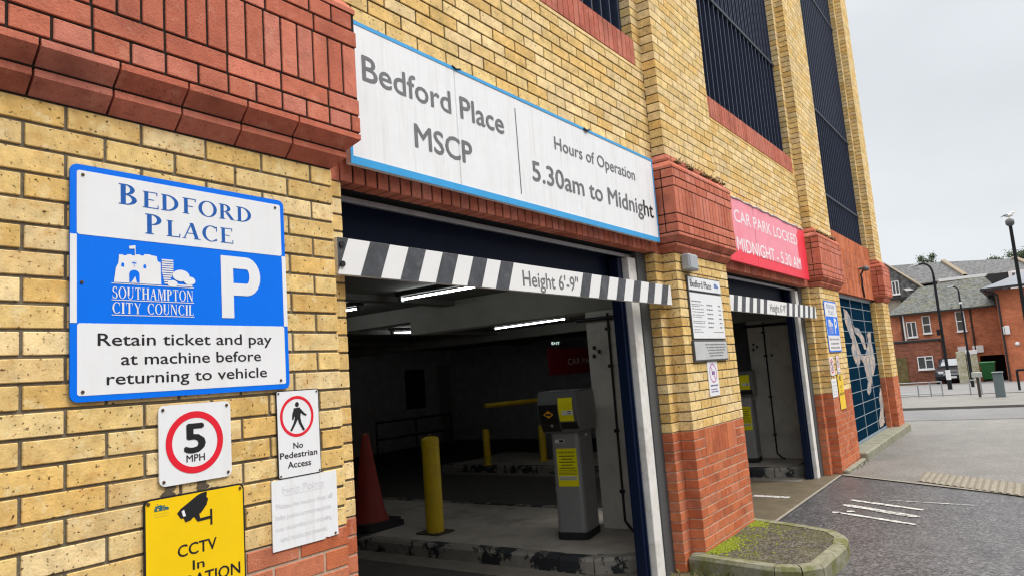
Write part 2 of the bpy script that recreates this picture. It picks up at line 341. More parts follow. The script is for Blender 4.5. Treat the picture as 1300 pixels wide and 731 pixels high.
# --- brickwork: every brick a box, courses of 75 mm, stretchers of 225 mm
YP = [(0.7, 0.484, 0.193), (0.76, 0.562, 0.26), (0.66, 0.426, 0.145), (0.78, 0.592, 0.308), (0.7, 0.465, 0.164), (0.74, 0.524, 0.211), (0.68, 0.484, 0.221)]
YP2 = [(0.74, 0.543, 0.241), (0.78, 0.592, 0.308), (0.7, 0.494, 0.211), (0.72, 0.543, 0.289), (0.7, 0.465, 0.174), (0.76, 0.562, 0.27)]
RP = [(.55, .175, .11), (.58, .19, .125), (.50, .155, .095), (.56, .20, .14), (.49, .145, .09)]
RPL = [(.52, .155, .068), (.56, .175, .078), (.45, .125, .056), (.53, .18, .095), (.50, .14, .06)]
def pick(p):
    c = random.choice(p); k = random.uniform(.92, 1.08); return tuple(x * k for x in c)
def courses(mb, x0, x1, yf, depth, z1, n, pal, anchor, mi, bev=.003, L=.225, jit=.0012, up=False, header=False, phase=0):
    """n courses below z1 (or above it when up=True) of running bond; perpends at anchor + k*L, every other course shifted by half"""
    for r in range(n):
        zt = z1 + (r + 1) * .075 if up else z1 - r * .075
        sh = ((r + phase) % 2) * L / 2
        k = math.floor((x0 - anchor - sh) / L); a = anchor + sh + k * L
        while a < x1 - .004:
            b = a + L; p, q = max(a, x0), min(b, x1)
            if q - p > .02:
                pa = p + (.005 if p > x0 else 0); qa = q - (.005 if q < x1 else 0); j = random.uniform(-jit, jit)
                mb.box(pa, qa, yf + j, yf + depth, zt - .070, zt - .0045 + random.uniform(-.0008, .0008), mi, pick(pal), bev)
            a = b
def mortar(mb, x0, x1, yf, depth, z0, z1, mi, rec=.006, end=.005): mb.box(x0 + end, x1 - end, yf + rec, yf + depth - .002, z0, z1, mi)
def soldiers(mb, x0, x1, yf, depth, z0, z1, pal, mi, wd=.075, gap=.009, bev=.003, jit=.001):
    n = max(1, round((x1 - x0) / wd)); s = (x1 - x0) / n
    for i in range(n):
        a = x0 + i * s + (gap / 2 if i else 0); b = x0 + (i + 1) * s - (gap / 2 if i < n - 1 else 0)
        mb.box(a, b, yf + random.uniform(-jit, jit), yf + depth, z0, z1, mi, pick(pal), bev)

# ------------------------------------------------------------------ the multi-storey car park
ZY = 2.4775                 # top of the yellow courses, underside of the corbel
ZR = ZY - 19 * .075         # red base starts below this (1.0525)
D = .1125
PIL = [(-3.0, 1.008), (4.53, 5.73), (9.37, 10.58), (14.42, 15.09)]
XTOP = 9.6
bld = thing('car_park', 'yellow brick multi storey car park with red brick bands and navy barred openings', 'car park', (6, 5, 0))

def pillar(i, xl, xr):
    near = i < 2; bev = .0022 if near else 0
    mb = MB(); anchor = 0 if i == 0 else xl
    # yellow front leaf
    courses(mb, xl, xr, 0, D, ZY, 19, YP, anchor, 0, bev)
    mortar(mb, xl, xr, 0, D, ZR, ZY, 2)
    # red base with a panel of upright bricks in its top three courses
    mp = 3
    n = 14
    if i == 0:
        soldiers(mb, xl, xr - .45, 0, D, ZR - .2205, ZR - .0045, RPL, 1, gap=.008, bev=bev)
        courses(mb, xr - .441, xr, 0, D, ZR, 3, RPL, xr - .45, 1, bev)
        courses(mb, xl, xr, 0, D, ZR - .225, n - 3, RPL, 0, 1, bev)
    else:
        courses(mb, xl, xl + .225, 0, D, ZR, 3, RPL, xl, 1, bev, phase=1)
        soldiers(mb, xl + .234, xr - .23, 0, D, ZR - .2205, ZR - .0045, RPL, 1, gap=.003, bev=.001)
        courses(mb, xr - .221, xr, 0, D, ZR, 3, RPL, xr - .225, 1, bev)
        courses(mb, xl, xr, 0, D, ZR - .225, n - 3, RPL, xl, 1, bev)
    mortar(mb, xl, xr, 0, D, -.02, ZR - .0005, mp, rec=.003)
    # stepped inner leaf either side
    for side in (-1, 1):
        if (i == 0 and side < 0) or (i == 3 and side > 0): continue
        a, b = (xl - .146, xl + .05) if side < 0 else (xr - .05, xr + .146)
        for r in range(33):
            zt = ZY - r * .075; red = r >= 19
            mb.box(a, b, D + random.uniform(-.001, .001), D + .0875, zt - .070, zt - .0045, 1 if red else 0, pick(RPL if red else YP), bev)
        mb.box(a + .005, b, D + .006, D + .085, ZR, ZY + .02, 2); mb.box(a + .005, b, D + .004, D + .085, -.02, ZR - .0005, mp)
    # upper shaft above the corbel
    nup = 92
    x0 = -1.2 if i == 0 else xl
    courses(mb, x0, xr, 0, D, ZY + .825, nup - 11, YP2, anchor, 4, 0, up=True)
    mortar(mb, x0, xr, 0, D, ZY + .825, ZY + nup * .075, 5)
    for side in (-1, 1):
        if (i == 0 and side < 0) or (i == 3 and side > 0): continue
        a, b = (xl - .146, xl + .05) if side < 0 else (xr - .05, xr + .146)
        z0 = 4.2775 if not ((i == 2 and side > 0) or (i == 3)) else 3.5275
        r0 = round((z0 - ZY) / .075)
        for r in range(r0, nup):
            zt = ZY + (r + 1) * .075
            mb.box(a, b, D + random.uniform(-.001, .001), D + .1, zt - .070, zt - .0045, 4, pick(YP2), 0)
        mb.box(a + .005, b, D + .006, D + .098, z0, ZY + nup * .075, 5)
    o = mb.build('pillar', [YB, RB, MORT, MORTP, YBU, MORTU], bld)
    # ---- corbelled red band
    mb = MB(); P = .09; h = P / 2
    def cant(z, e0, e1, up=False):
        """one course of chamfered bricks stepping out from e0 to e1, mitred round the corners"""
        zb, zt = z + .004, z + .071
        def run(p0, p1, nrm, m0, m1):
            # p0->p1 along the wall line (projection 0), nrm outward; m0/m1 = mitre directions at the ends (unit vectors along run)
            p0, p1 = Vector(p0), Vector(p1); d = (p1 - p0); ln = d.length; d.normalize(); nrm = Vector(nrm)
            nb = max(1, round(ln / .225)); step = ln / nb
            for k in range(nb):
                a, b = k * step + (.004 if k else 0), (k + 1) * step - (.004 if k < nb - 1 else 0)
                ms, me_ = (m0 if k == 0 else 0), (m1 if k == nb - 1 else 0)
                def pt(t, e, zz, m): return tuple(p0 + d * (t + m * e) + nrm * e + Vector((0, 0, zz)))
                if not up: prof = [(e0 - .03, zb), (e0, zb), (e1, zt - .022), (e1, zt), (e0 - .03, zt)]
                else: prof = [(e1 - .03, zb), (e0, zb), (e0, zb + .02), ((e0 * .35 + e1 * .65), zt - .008), (e1, zt), (e1 - .03, zt)]
                vs = [pt(a, e, zz, -ms) for e, zz in prof] + [pt(b, e, zz, me_) for e, zz in prof]; q = len(prof)
                mb.raw(vs, [tuple(range(q - 1, -1, -1)), tuple(range(q, 2 * q))] + [(j, (j + 1) % q, q + (j + 1) % q, q + j) for j in range(q)], 0, pick(RP))
        run((xl, 0, 0), (xr, 0, 0), (0, -1, 0), 0 if i == 0 else 1, 1)
        if i > 0: run((xl, D, 0), (xl, 0, 0), (-1, 0, 0), 0, 1)
        run((xr, 0, 0), (xr, D, 0), (1, 0, 0), 1, 0)
        e = min(e0, e1)
        mb.box(xl - (e - .004 if i else 0), xr + e - .004, -e + .004, D, z, z + .075, 1)
    cant(ZY, 0, h); cant(ZY + .075, h, P)
    a, b, f, dp = xl - (P if i else 0), xr + P, -P, .1025
    z = ZY + .15
    def rowbox(x0, x1, zz, hh, bevel=bev): mb.box(x0, x1, f + random.uniform(-.001, .001), f + dp, zz + .0045, zz + hh - .0045, 0, pick(RP), bevel)
    def row(L, zz, hh=.075, off=0):
        x = a + off - (L if off else 0)
        while x < b - .02:
            p, q = max(a, x), min(b, x + L)
            if q - p > .025: rowbox(p + (.0045 if p > a else 0), q - (.0045 if q < b else 0), zz, hh)
            x += L
    row(.1125, z); row(.225, z + .075, off=.11); row(.0758, z + .15, .225); row(.225, z + .375, off=.05); row(.1125, z + .45, off=.03)
    mb.box(a + .005, b - .005, f + .006, D, z - .01, z + .53, 1)
    # the ends: bricks running back to the recessed wall
    for xe, sg in ((a, 1), (b, -1)):
        if i == 0 and sg > 0: continue
        for zz, hh in ((z, .075), (z + .075, .075), (z + .15, .225), (z + .375, .075), (z + .45, .075)):
            x0, x1 = (xe + random.uniform(-.001, .001), xe + .09) if sg > 0 else (xe - .09, xe + random.uniform(-.001, .001))
            mb.box(x0, x1, f + dp + .009, D, zz + .0045, zz + hh - .0045, 0, pick(RP), bev)
    cant(z + .525, P, h, True); cant(z + .6, h, .0, True)
    mb.build('corbel', [RB, MORTD], bld)
for i, (xl, xr) in enumerate(PIL): pillar(i, xl, xr)

def bay(i):
    xl, xr = PIL[i][1], PIL[i + 1][0]
    zt = ZY + 92 * .075; zs = 4.0525 if i < 2 else None
    mb = MB()
    if i < 2:
        courses(mb, xl, xr, D, .1, 2.6705, 18, YP2, xl + .03, 0, .002 if i == 0 else 0, up=True)
        mortar(mb, xl, xr, D, .1, 2.6705, 4.0225, 1)
        # last course to the sill, cut to fit either side of the red sill band
        mb.box(xl, xr, D, D + .1, 4.0245, 4.049, 0, pick(YP2))
        for r in range(3):
            for a, b in ((xl, xl + .138), (xr - .138, xr)): mb.box(a, b, D, D + .1, 4.0525 + r * .075 + .004, 4.0525 + r * .075 + .07, 0, pick(YP2))
        mb.box(xl + .005, xr - .005, D + .01, D + .098, 4.0225, 4.2775, 1)
        mb.build('spandrel_wall', [YBU, MORTU], bld)
        mb = MB(); soldiers(mb, xl + .146, xr - .146, D - .003, .1, 4.0555, 4.2755, [(.50, .16, .11), (.47, .14, .095), (.52, .18, .125)], 0, gap=.008, bev=0)
        mb.build('sill', [RB], bld)
        mb = MB(); soldiers(mb, xl + .146, xr - .146, D, .1, 2.485, 2.666, RP, 0, gap=.010)
        mb.box(xl + .15, xr - .15, D + .006, D + .098, 2.489, 2.662, 1)
        mb.box(xl, xl + .14, D + .002, D + .1, 2.481, 2.666, 0, pick(RP)); mb.box(xr - .14, xr, D + .002, D + .1, 2.48, 2.666, 0, pick(RP))
        mb.build('lintel', [RB, MORTD], bld)
        z0 = 4.2775
    else:
        # red soldier-coursed panel over the mural
        for k in range(4): soldiers(mb, xl, xr, D, .1, 2.522 + k * .2505, 2.522 + k * .2505 + .247, RPL, 0, gap=.003, bev=0)
        mb.box(xl + .01, xr - .01, D + .003, D + .098, 2.52, 3.52, 1)
        mb.build('spandrel_wall', [RB, MATS['red_joint']], bld, label='smooth red brick panel above the navy mural')
        z0 = 3.5275
    # navy bars in the opening
    a, b = xl + .146, xr - .146
    mb = MB(); yw = D + .09
    mb.box(a, a + .05, yw, yw + .06, z0, zt, 0); mb.box(b - .05, b, yw, yw + .06, z0, zt, 0); mb.box(a, b, yw + .005, yw + .055, z0, z0 + .05, 0)
    nb = int((b - a) / .155); zr = 5.62
    for k in range(nb + 1):
        x = a + .06 + k * (b - a - .12) / nb
        mb.box(x - .008, x + .008, yw - .012, yw + .055, z0 + .03, zt, 0)
        if k < nb: mb.box(x + .07, x + .084, yw - .006, yw + .05, zr + .03, zt, 0)
    rails = (zr, 8.0) if i < 2 else (4.15, zr, 8.0)
    for zz in rails: mb.box(a + .002, b - .002, yw - .02, yw + .05, zz, zz + .035, 1)
    mb.build('window_grille', [NAVYG, MATS['rail_steel']], bld)
    mb = MB(); mb.box(xl, xr, .95, 1.0, z0 - .5, zt, 0); mb.box(xl, xr, D + .11, .94, z0 - .2, z0 - .05, 0)  # near-black sheets stand in for the unlit deck behind the bars
    mb.build('shade_backing', [MATS['shade_black']], bld)
mat('red_joint', (.34, .09, .05), .9); mat('rail_steel', (.025, .035, .055), .6); mat('shade_black', (.012, .013, .016), .9)  # last one: near-black, the shade of unlit openings put into the colour
for i in range(3): bay(i)

# doorways: grey jamb, white post, navy shutter guide, rolled shutter
def doorway(i):
    xl, xr = PIL[i][1] + .146, PIL[i + 1][0] - .146
    y = .2
    for a, b in ((xr - .15, xr + .02), (xl - .02, xl + .02)):
        mb = MB(); mb.box(a, b, y, y + .10, 0, 2.484, 0); mb.build('door_jamb', [GREYST], bld)
    mb = MB(); mb.box(xr - .285, xr - .152, y + .01, y + .11, .0, 2.434, 0, bev=.004); mb.build('door_post', [WPAINT], bld)
    mb = MB(); mb.box(xr - .365, xr - .29, y + .06, y + .14, .0, 2.43, 0, bev=.004); mb.box(xr - .34, xr - .325, y + .045, y + .06, .02, 2.2, 0); mb.build('shutter_guide', [MATS['navy_guide']], bld)
    mb = MB(); mb.box(xl + .022, xl + .08, y + .06, y + .14, 0, 2.43, 0); mb.build('shutter_guide', [MATS['navy_guide']], bld)
    mb = MB(); mb.box(xl + .02, xr - .02, y + .16, y + .19, 2.24, 2.75, 0, bev=.008); mb.box(xl + .02, xr - .02, y + .155, y + .195, 2.20, 2.239, 0, bev=.004)
    mb.build('roller_shutter', [NAVY], bld)
    mb = MB(); mb.box(xl, xr - .152, y + .04, y + .06, 2.436, 2.462, 0); mb.box(xl, xr, D + .101, y + .15, 2.487, 2.6, 1); mb.build('shutter_track', [GALV, MATS['shade_black']], bld)  # second box: near-black slab, shade under the lintel put into its colour
mat('navy_guide', (.002, .008, .032), .5, var=.2, spec=.25)
for i in range(2): doorway(i)

# bay with the mural: navy metal sheets in a grid of pale strips
mb = MB(); x0, x1, y = 10.60, 14.40, .2
mb.box(x0, x1, y, y + .04, .10, 2.52, 0)
fr = MB()
for x in (10.62, 11.30, 12.37, 13.45, 14.37): fr.box(x - .014, x + .014, y - .008, y - .001, .12, 2.46)
for k in range(1, 12): fr.box(x0, x1, y - .007, y - .0012, .12 + k * .2 - .006, .12 + k * .2 + .006)
fr.box(x0, x1, y - .02, y - .001, .10, .16); fr.box(x0, x1, y - .02, y - .001, 2.46, 2.52)
gate = mb.build('gate', [MURALB], bld, label='navy panelled metal gate painted with pale leaping figures')
fr.build('gate_frame', [MURALL], gate)
FA = [(11.775, 2.291), (12.058, 2.262), (12.275, 2.115), (12.311, 1.942), (12.483, 1.769), (12.762, 1.513), (12.590, 1.438), (12.395, 1.271), (12.269, 1.370), (12.078, 1.450), (12.006, 1.620), (12.160, 1.770), (11.941, 1.939), (11.769, 2.086)]
FB_ = [(12.275, 2.115), (12.530, 1.983), (12.903, 1.948), (13.222, 1.809), (13.332, 1.604), (13.111, 1.595), (12.847, 1.808), (12.516, 1.905)]
FC = [(13.347, 1.624), (13.568, 1.684), (13.594, 1.871), (13.938, 1.937), (13.892, 1.661), (14.034, 1.447), (13.920, 1.239), (13.460, 1.091), (13.219, 0.861), (12.961, 0.806), (12.868, 0.882), (13.055, 1.049), (12.928, 1.252), (12.882, 1.392), (12.590, 1.438), (12.762, 1.513), (13.097, 1.487)]
F2 = [(14.15, .898), (14.26, .784), (14.33, .603), (14.10, .371), (14.16, .237), (13.90, .186), (13.62, .175), (13.62, .295), (13.87, .475), (13.90, .681)]
mb = MB()
for fi, Fp in enumerate((FA, FB_, FC, F2)):
    P2 = []
    for (a, b), (c, d) in zip(Fp, Fp[1:] + Fp[:1]):
        for t in (0, .33, .66): P2.append((a + (c - a) * t + random.uniform(-.03, .03), b + (d - b) * t + random.uniform(-.02, .02)))
    mb.prism(P2, y - .0045 - .0003 * fi, y - .001 + .0001 * fi)
mb.build('mural_figure', [MURALF], gate)
mb = MB(); mb.box(10.585, 14.415, D + .03, .2, 2.5205, 2.56, 0); mb.build('lintel', [MATS['shade_black']], bld)  # near-black strip standing in for the thin shadow below the red panel

# interior: floor slab is structure below; ceiling, beams, piers, walls
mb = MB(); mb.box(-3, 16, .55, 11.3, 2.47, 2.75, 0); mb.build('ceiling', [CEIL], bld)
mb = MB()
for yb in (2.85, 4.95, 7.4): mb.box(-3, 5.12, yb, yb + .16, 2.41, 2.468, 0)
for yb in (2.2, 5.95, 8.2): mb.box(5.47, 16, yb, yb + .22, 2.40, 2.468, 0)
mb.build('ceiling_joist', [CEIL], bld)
for X in (5.13, 9.97):
    mb = MB(); mb.box(X, X + .24, .31, 3.55, 2.15, 2.469, 0); mb.box(X + .002, X + .238, 3.551, 11.0, 2.30, 2.469, 0); mb.build('beam', [mat('beam_paint', (.26, .26, .23), .85, var=.2, scale=3)], bld)
    mb = MB(); mb.box(X + .002, X + .238, .31, 1.23, 0, 2.149, 0, bev=.01); mb.build('pier', [INW], bld)
mb = MB(); mb.box(-3, 16, 11.0, 11.2, 0, 2.47); mb.box(-3.1, -2.9, .3, 11, 0, 2.47); mb.box(14.43, 14.59, .35, 11, 0, 2.47); mb.box(10.6, 14.42, .35, .42, 0, 2.47); mb.box(-2.9, .9, .15, .3, 0, 2.47)
mb.build('inner_wall', [DARKW], bld)
mb = MB(); mb.box(14.6, 15.0, D + .001, 12, 0, XTOP - .3); mb.box(-3, 15.0, 11.9, 12.1, 0, XTOP - .3); mb.box(-3, 15, .3, 12, XTOP - .35, XTOP - .3); mb.box(-3, 15, 1.1, 1.2, 2.76, XTOP - .4)
mb.build('rear_wall', [mat('plain_yellow_wall', (.5, .36, .16), .9)], bld)
# back wall door and window, noticeboard
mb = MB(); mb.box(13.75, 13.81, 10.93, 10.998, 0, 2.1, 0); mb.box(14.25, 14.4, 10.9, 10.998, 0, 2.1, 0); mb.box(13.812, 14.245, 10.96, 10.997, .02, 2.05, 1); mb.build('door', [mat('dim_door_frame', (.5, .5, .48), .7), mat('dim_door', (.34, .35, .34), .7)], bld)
mb = MB(); mb.box(12.6, 13.3, 10.97, 10.998, .98, 1.98, 0)
for k in (0, 1):
    for j in (0, 1): mb.box(12.63 + k * .34, 12.93 + k * .34, 10.955, 10.969, 1.02 + j * .48, 1.45 + j * .48, 1)
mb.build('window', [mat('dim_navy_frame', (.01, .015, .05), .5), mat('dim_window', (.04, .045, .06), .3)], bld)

# ------------------------------------------------------------------ ground
def hz(x):
    if x < 8: return 0.0
    if x < 55: return -.0004 * (x - 8) ** 2
    return -.0004 * 47 ** 2
TAR = mat('wet_tarmac', (.084, .080, .081), .4, var=.25, scale=3, bump=1.0, bscale=45, spec=.5, agg=(50, .5, 1.9), dirt=.5, dirtc=(.115, .11, .108), dscale=.9, speck=.5, speckc=(.02, .02, .02), sscale=30)
FOOT = mat('worn_pale_asphalt', (.175, .165, .148), .55, var=.25, scale=1.3, bump=.7, bscale=70, spec=.5, agg=(70, .72, 1.45), dirt=.55, dirtc=(.11, .105, .095), dscale=.7, blot=(2.5, .35, (.23, .215, .19), .55))
ROAD = mat('road_asphalt', (.15, .147, .145), .5, var=.22, scale=.8, bump=.6, bscale=60, agg=(60, .75, 1.4), dirt=.5, dirtc=(.10, .098, .095), dscale=.35, stretch=(1.5, .25, 1))
APRON = mat('ribbed_concrete_apron', (.135, .105, .065), .6, var=.3, scale=5, bump=.6, bscale=60, dirt=.5, dirtc=(.06, .05, .03), dscale=2)
YARD = mat('yard_asphalt', (.17, .165, .16), .6, var=.15, scale=.7)
def strip(name, m, x0, x1, y0, y1, dz, nx=12, thick=.25):
    mb = MB(); xs = [x0 + (x1 - x0) * i / nx for i in range(nx + 1)]
    for a, b in zip(xs, xs[1:]): mb.face([(a, y0, hz(a) + dz), (b, y0, hz(b) + dz), (b, y1, hz(b) + dz), (a, y1, hz(a) + dz)])
    for x in (x0, x1): mb.face([(x, y0, hz(x) + dz), (x, y1, hz(x) + dz), (x, y1, hz(x) - thick), (x, y0, hz(x) - thick)])
    return struct(mb.build(name, [m]))
mb = MB()
for a, b in ((-900, -60), (-60, 8), (8, 20), (20, 30), (30, 42), (42, 55), (55, 1500)):
    mb.face([(a, -900, hz(a) - .3), (b, -900, hz(b) - .3), (b, 900, hz(b) - .3), (a, 900, hz(a) - .3)])
struct(mb.build('ground', [mat('distant_ground', (.12, .12, .11), .9)]))
strip('driveway', TAR, -40, 17.3, -40, 13, 0)
strip('road', ROAD, 17.305, 21.6, -60, 60, -.05, 4)
strip('far_pavement', FOOT, 21.605, 28.5, -60, 60, .0, 4)
strip('yard', YARD, 28.505, 75, -60, 60, .02, 20)
mb = MB(); P = [(9.25, .0), (8.06, -1.97), (6.3, -4.9), (3, -10), (3, -40), (17.25, -40), (17.25, 0), (17.25, 12.9), (15.12, 12.9), (15.12, -.0)]
for k in range(1): mb.face([(x, y, hz(x) * 1.0 + .005) for x, y in P])
# split so that it follows the fall of the land
mb = MB()
def clipx(P, a, b):
    def cl(P, f, t):
        o = []
        for p, q in zip(P, P[1:] + P[:1]):
            fp, fq = f(p), f(q)
            if fp: o.append(p)
            if fp != fq:
                k = (t - p[0]) / (q[0] - p[0]); o.append((t, p[1] + (q[1] - p[1]) * k))
        return o
    return cl(cl(P, lambda p: p[0] >= a, a), lambda p: p[0] <= b, b)
FW = [(9.25, .0), (8.06, -1.97), (6.3, -4.9), (3, -10), (3, -40), (17.3, -40), (17.3, 12.9), (15.1, 12.9), (15.1, 0)]
def fall(mb, P, dz, n=14, mi=0):
    x0, x1 = min(p[0] for p in P), max(p[0] for p in P)
    for k in range(n):
        a, b = x0 + (x1 - x0) * k / n, x0 + (x1 - x0) * (k + 1) / n
        Q = clipx(P, a, b)
        if len(Q) > 2: mb.face([(x, y, hz(x) + dz) for x, y in Q], mi)
fall(mb, [(9.25, 0), (8.06, -1.97), (6.3, -4.9), (6.3, -40), (17.3, -40), (17.3, 0)], .006); fall(mb, [(15.1, 0), (17.3, 0), (17.3, 12.9), (15.1, 12.9)], .006, 4)
struct(mb.build('footway', [FOOT]))
# kerb lines of the road
mb = MB()
for a, b, z in ((17.2, 17.33, .012), (21.58, 21.70, .012)):
    mb.box(a, b, -60, 60, hz(a) - .2, hz(a) + z)
struct(mb.build('kerb', [mat('dark_kerb', (.13, .13, .12), .85, var=.2)]))
# concrete edging between tarmac and footway
mb = MB(); 
def band(mb, p, q, wd, z):
    p, q = Vector((*p, 0)), Vector((*q, 0)); n = Vector((-(q - p).y, (q - p).x, 0)).normalized() * wd
    mb.face([(p.x, p.y, z + hz(p.x)), (q.x, q.y, z + hz(q.x)), (q.x + n.x, q.y + n.y, z + hz(q.x)), (p.x + n.x, p.y + n.y, z + hz(p.x))])
band(mb, (9.25, -.0), (6.3, -4.9), .05, .0105)
band(mb, (9.22, -.02), (5.9, -.02), -.035, .0105)
struct(mb.build('edging_strip', [mat('edging_concrete', (.28, .25, .20), .8, var=.2, scale=12)]))
# aprons inside the doorways and the car park floor
mb = MB()
mb.face([(1.1, .0, .0055), (4.45, .0, .0055), (4.45, 1.6, .0055), (1.1, 1.6, .0055)]); mb.face([(5.75, .0, .0055), (9.34, .0, .0055), (9.34, 1.6, .0055), (5.75, 1.6, .0055)])
struct(mb.build('apron', [APRON]))
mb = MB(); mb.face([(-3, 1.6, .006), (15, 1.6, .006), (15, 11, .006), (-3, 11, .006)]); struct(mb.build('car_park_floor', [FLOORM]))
# tactile corduroy paving
mb = MB()
A, B = Vector((8.10, -1.93, 0)), Vector((8.86, -.70, 0)); T = (B - A).normalized(); NN = Vector((T.y, -T.x, 0))
# strip lies against the joint line and runs out along it
def tp(u, v, z): q = A + T * u + Vector((.77, 0, 0)) * v; return (q.x, q.y, z + hz(q.x))
A = Vector((8.84, -.94, 0)); T = Vector((-.62, -.785, 0)).normalized()
mb.face([tp(-.03, .0, .011), tp(6, .0, .011), tp(6, 1, .011), tp(-.03, 1, .011)], 1)
for k in range(64):
    u = .0 + k * .092
    prof = [(0, .0112), (.014, .0175), (.050, .0175), (.064, .0112)]
    for (a, za), (b, zb) in zip(prof, prof[1:]): mb.face([tp(u + a, .02, za), tp(u + b, .02, zb), tp(u + b, .98, zb), tp(u + a, .98, za)])
struct(mb.build('tactile_paving', [mat('buff_tactile', (.25, .225, .175), .8, var=.2, scale=6, bump=.4, bscale=120, dirt=.5, dirtc=(.18, .155, .11), dscale=4), mat('tactile_groove', (.20, .17, .125), .9, var=.3, scale=20)]))  # second material: darker base between the ribs
# worn white strokes painted on the tarmac, and the dash on the apron
mb = MB()
def stroke(p, q, w0, w1):
    p, q = Vector((*p, 0)), Vector((*q, 0)); d = q - p; n = Vector((-d.y, d.x, 0)).normalized(); k = 9; L_, R_ = [], []
    for i in range(k + 1):
        c = p + d * (i / k); wd = 1.35 * (w0 + (w1 - w0) * i / k) * random.uniform(.7, 1.2) * (.55 if i in (0, k) else 1)
        L_.append((c.x + n.x * wd, c.y + n.y * wd, .0062)); R_.append((c.x - n.x * wd, c.y - n.y * wd, .0062))
    for i in range(k): mb.face([L_[i], L_[i + 1], R_[i + 1], R_[i]])
stroke((7.57, -.44), (7.17, -1.17), .022, .024); stroke((7.29, -.42), (6.85, -1.17), .034, .022); stroke((7.06, -.73), (6.82, -1.15), .014, .02); stroke((6.88, -.46), (6.50, -1.18), .02, .022); stroke((7.62, -.80), (7.5, -1.6), .006, .008)
for q in ((6.87, -.40), (6.95, -.52)): stroke(q, (q[0] + .02, q[1] - .07), .03, .02)
mb.face([(7.52, .2, .0095), (7.62, .2, .0095), (7.66, .62, .0095), (7.56, .62, .0095)])
struct(mb.build('road_marking', [mat('worn_road_paint', (.60, .58, .54), .7, var=.2, scale=40, dirt=.95, dirtc=(.13, .125, .12), dscale=22, thr=(.50, .60))]))

# kerbed islands ------------------------------------------------
def island(poly, top, m_top, m_kerb, kw, name, joint=.9):
    """kerb stones round a polygon with a filled centre"""
    mb = MB(); n = len(poly); cx = sum(p[0] for p in poly) / n; cy = sum(p[1] for p in poly) / n
    inner = []
    for i in range(n):
        p, a, b = Vector(poly[i]), Vector(poly[i - 1]), Vector(poly[(i + 1) % n])
        e1, e2 = (p - a).normalized(), (b - p).normalized(); n1, n2 = Vector((-e1.y, e1.x)), Vector((-e2.y, e2.x))
        m = (n1 + n2); m = m / max(.35, m.dot(n1)); inner.append(p + m * kw)
    for i in range(n):
        j = (i + 1) % n; a, b, c, d = Vector(poly[i]), Vector(poly[j]), inner[j], inner[i]
        k = max(1, round((b - a).length / joint))
        for t in range(k):
            u0, u1 = t / k, (t + 1) / k; g = .004 / max(.05, (b - a).length)
            A_, B_ = a.lerp(b, u0 + g), a.lerp(b, u1 - g); C_, D_ = d.lerp(c, u1 - g), d.lerp(c, u0 + g)
            ins = .02
            def sh(p, q): return p + (q - p).normalized() * ins if (q - p).length > ins else p
            A2, B2 = sh(A_, D_), sh(B_, C_); jz = random.uniform(-.003, .003)
            V = [(*A_, 0 - .02), (*B_, -.02), (*C_, -.02), (*D_, -.02), (*A_, top - .025 + jz), (*B_, top - .025 + jz), (*A2, top + jz), (*B2, top + jz), (*C_, top + jz), (*D_, top + jz)]
            mb.raw(V, [(0, 1, 5, 4), (4, 5, 7, 6), (6, 7, 8, 9), (2, 3, 9, 8), (0, 4, 6, 9, 3), (1, 2, 8, 7, 5)], 0)
    mb.face([(p.x, p.y, top - .006) for p in inner], 1)
    return struct(mb.build(name, [m_kerb, m_top]))
ISL = [(4.42, .10), (4.29, -.58), (4.33, -.76), (4.46, -.87), (5.08, -.90), (5.34, -.86), (5.55, -.73), (5.66, -.52), (5.88, .10)]
island(ISL, .13, mat('island_asphalt', (.085, .075, .06), .9, var=.3, scale=10, bump=1, bscale=60, agg=(75, .5, 2.2), dirt=.5, dirtc=(.10, .10, .02), dscale=4, spec=.15, thr=(.46, .64)), STONE, .10, 'kerb_island', .6)
for dx in (0, 4.84):
    island([(p[0] + dx, p[1]) for p in [(5.98, .40), (5.98, 6.6), (4.06, 6.6), (4.06, 1.05), (4.10, .75), (4.20, .55), (4.38, .40)]], .13, CONC, KERBP, .12, 'lane_island', .6)
mb = MB()
for dx in (0, 4.84):
    mb.face([(3.80 + dx, .35, .0098), (4.06 + dx, .35, .0098), (4.06 + dx, 6.5, .0098), (3.80 + dx, 6.5, .0098)])
    mb.face([(4.062 + dx, .25, .0098), (4.5 + dx, .25, .0098), (4.5 + dx, .7, .0098), (4.062 + dx, .7, .0098)])
struct(mb.build('gutter_channel', [mat('channel_concrete', (.20, .18, .15), .8, var=.25, scale=8, bump=.3, bscale=70)]))
# stone plinth kerb under the mural
mb = MB()
for k in range(4):
    a = 10.6 + k * 1.13; mb.box(a + .003, min(a + 1.127, 15.1), -.10, .19, -.15, .125, 0, bev=.02)
mb.build('plinth', [PLINTH], bld)
mb = MB(); mb.box(9.38, 10.6, -.075, -.002, -.1, .05, 0, bev=.015); mb.build('plinth', [PLINTH], bld)
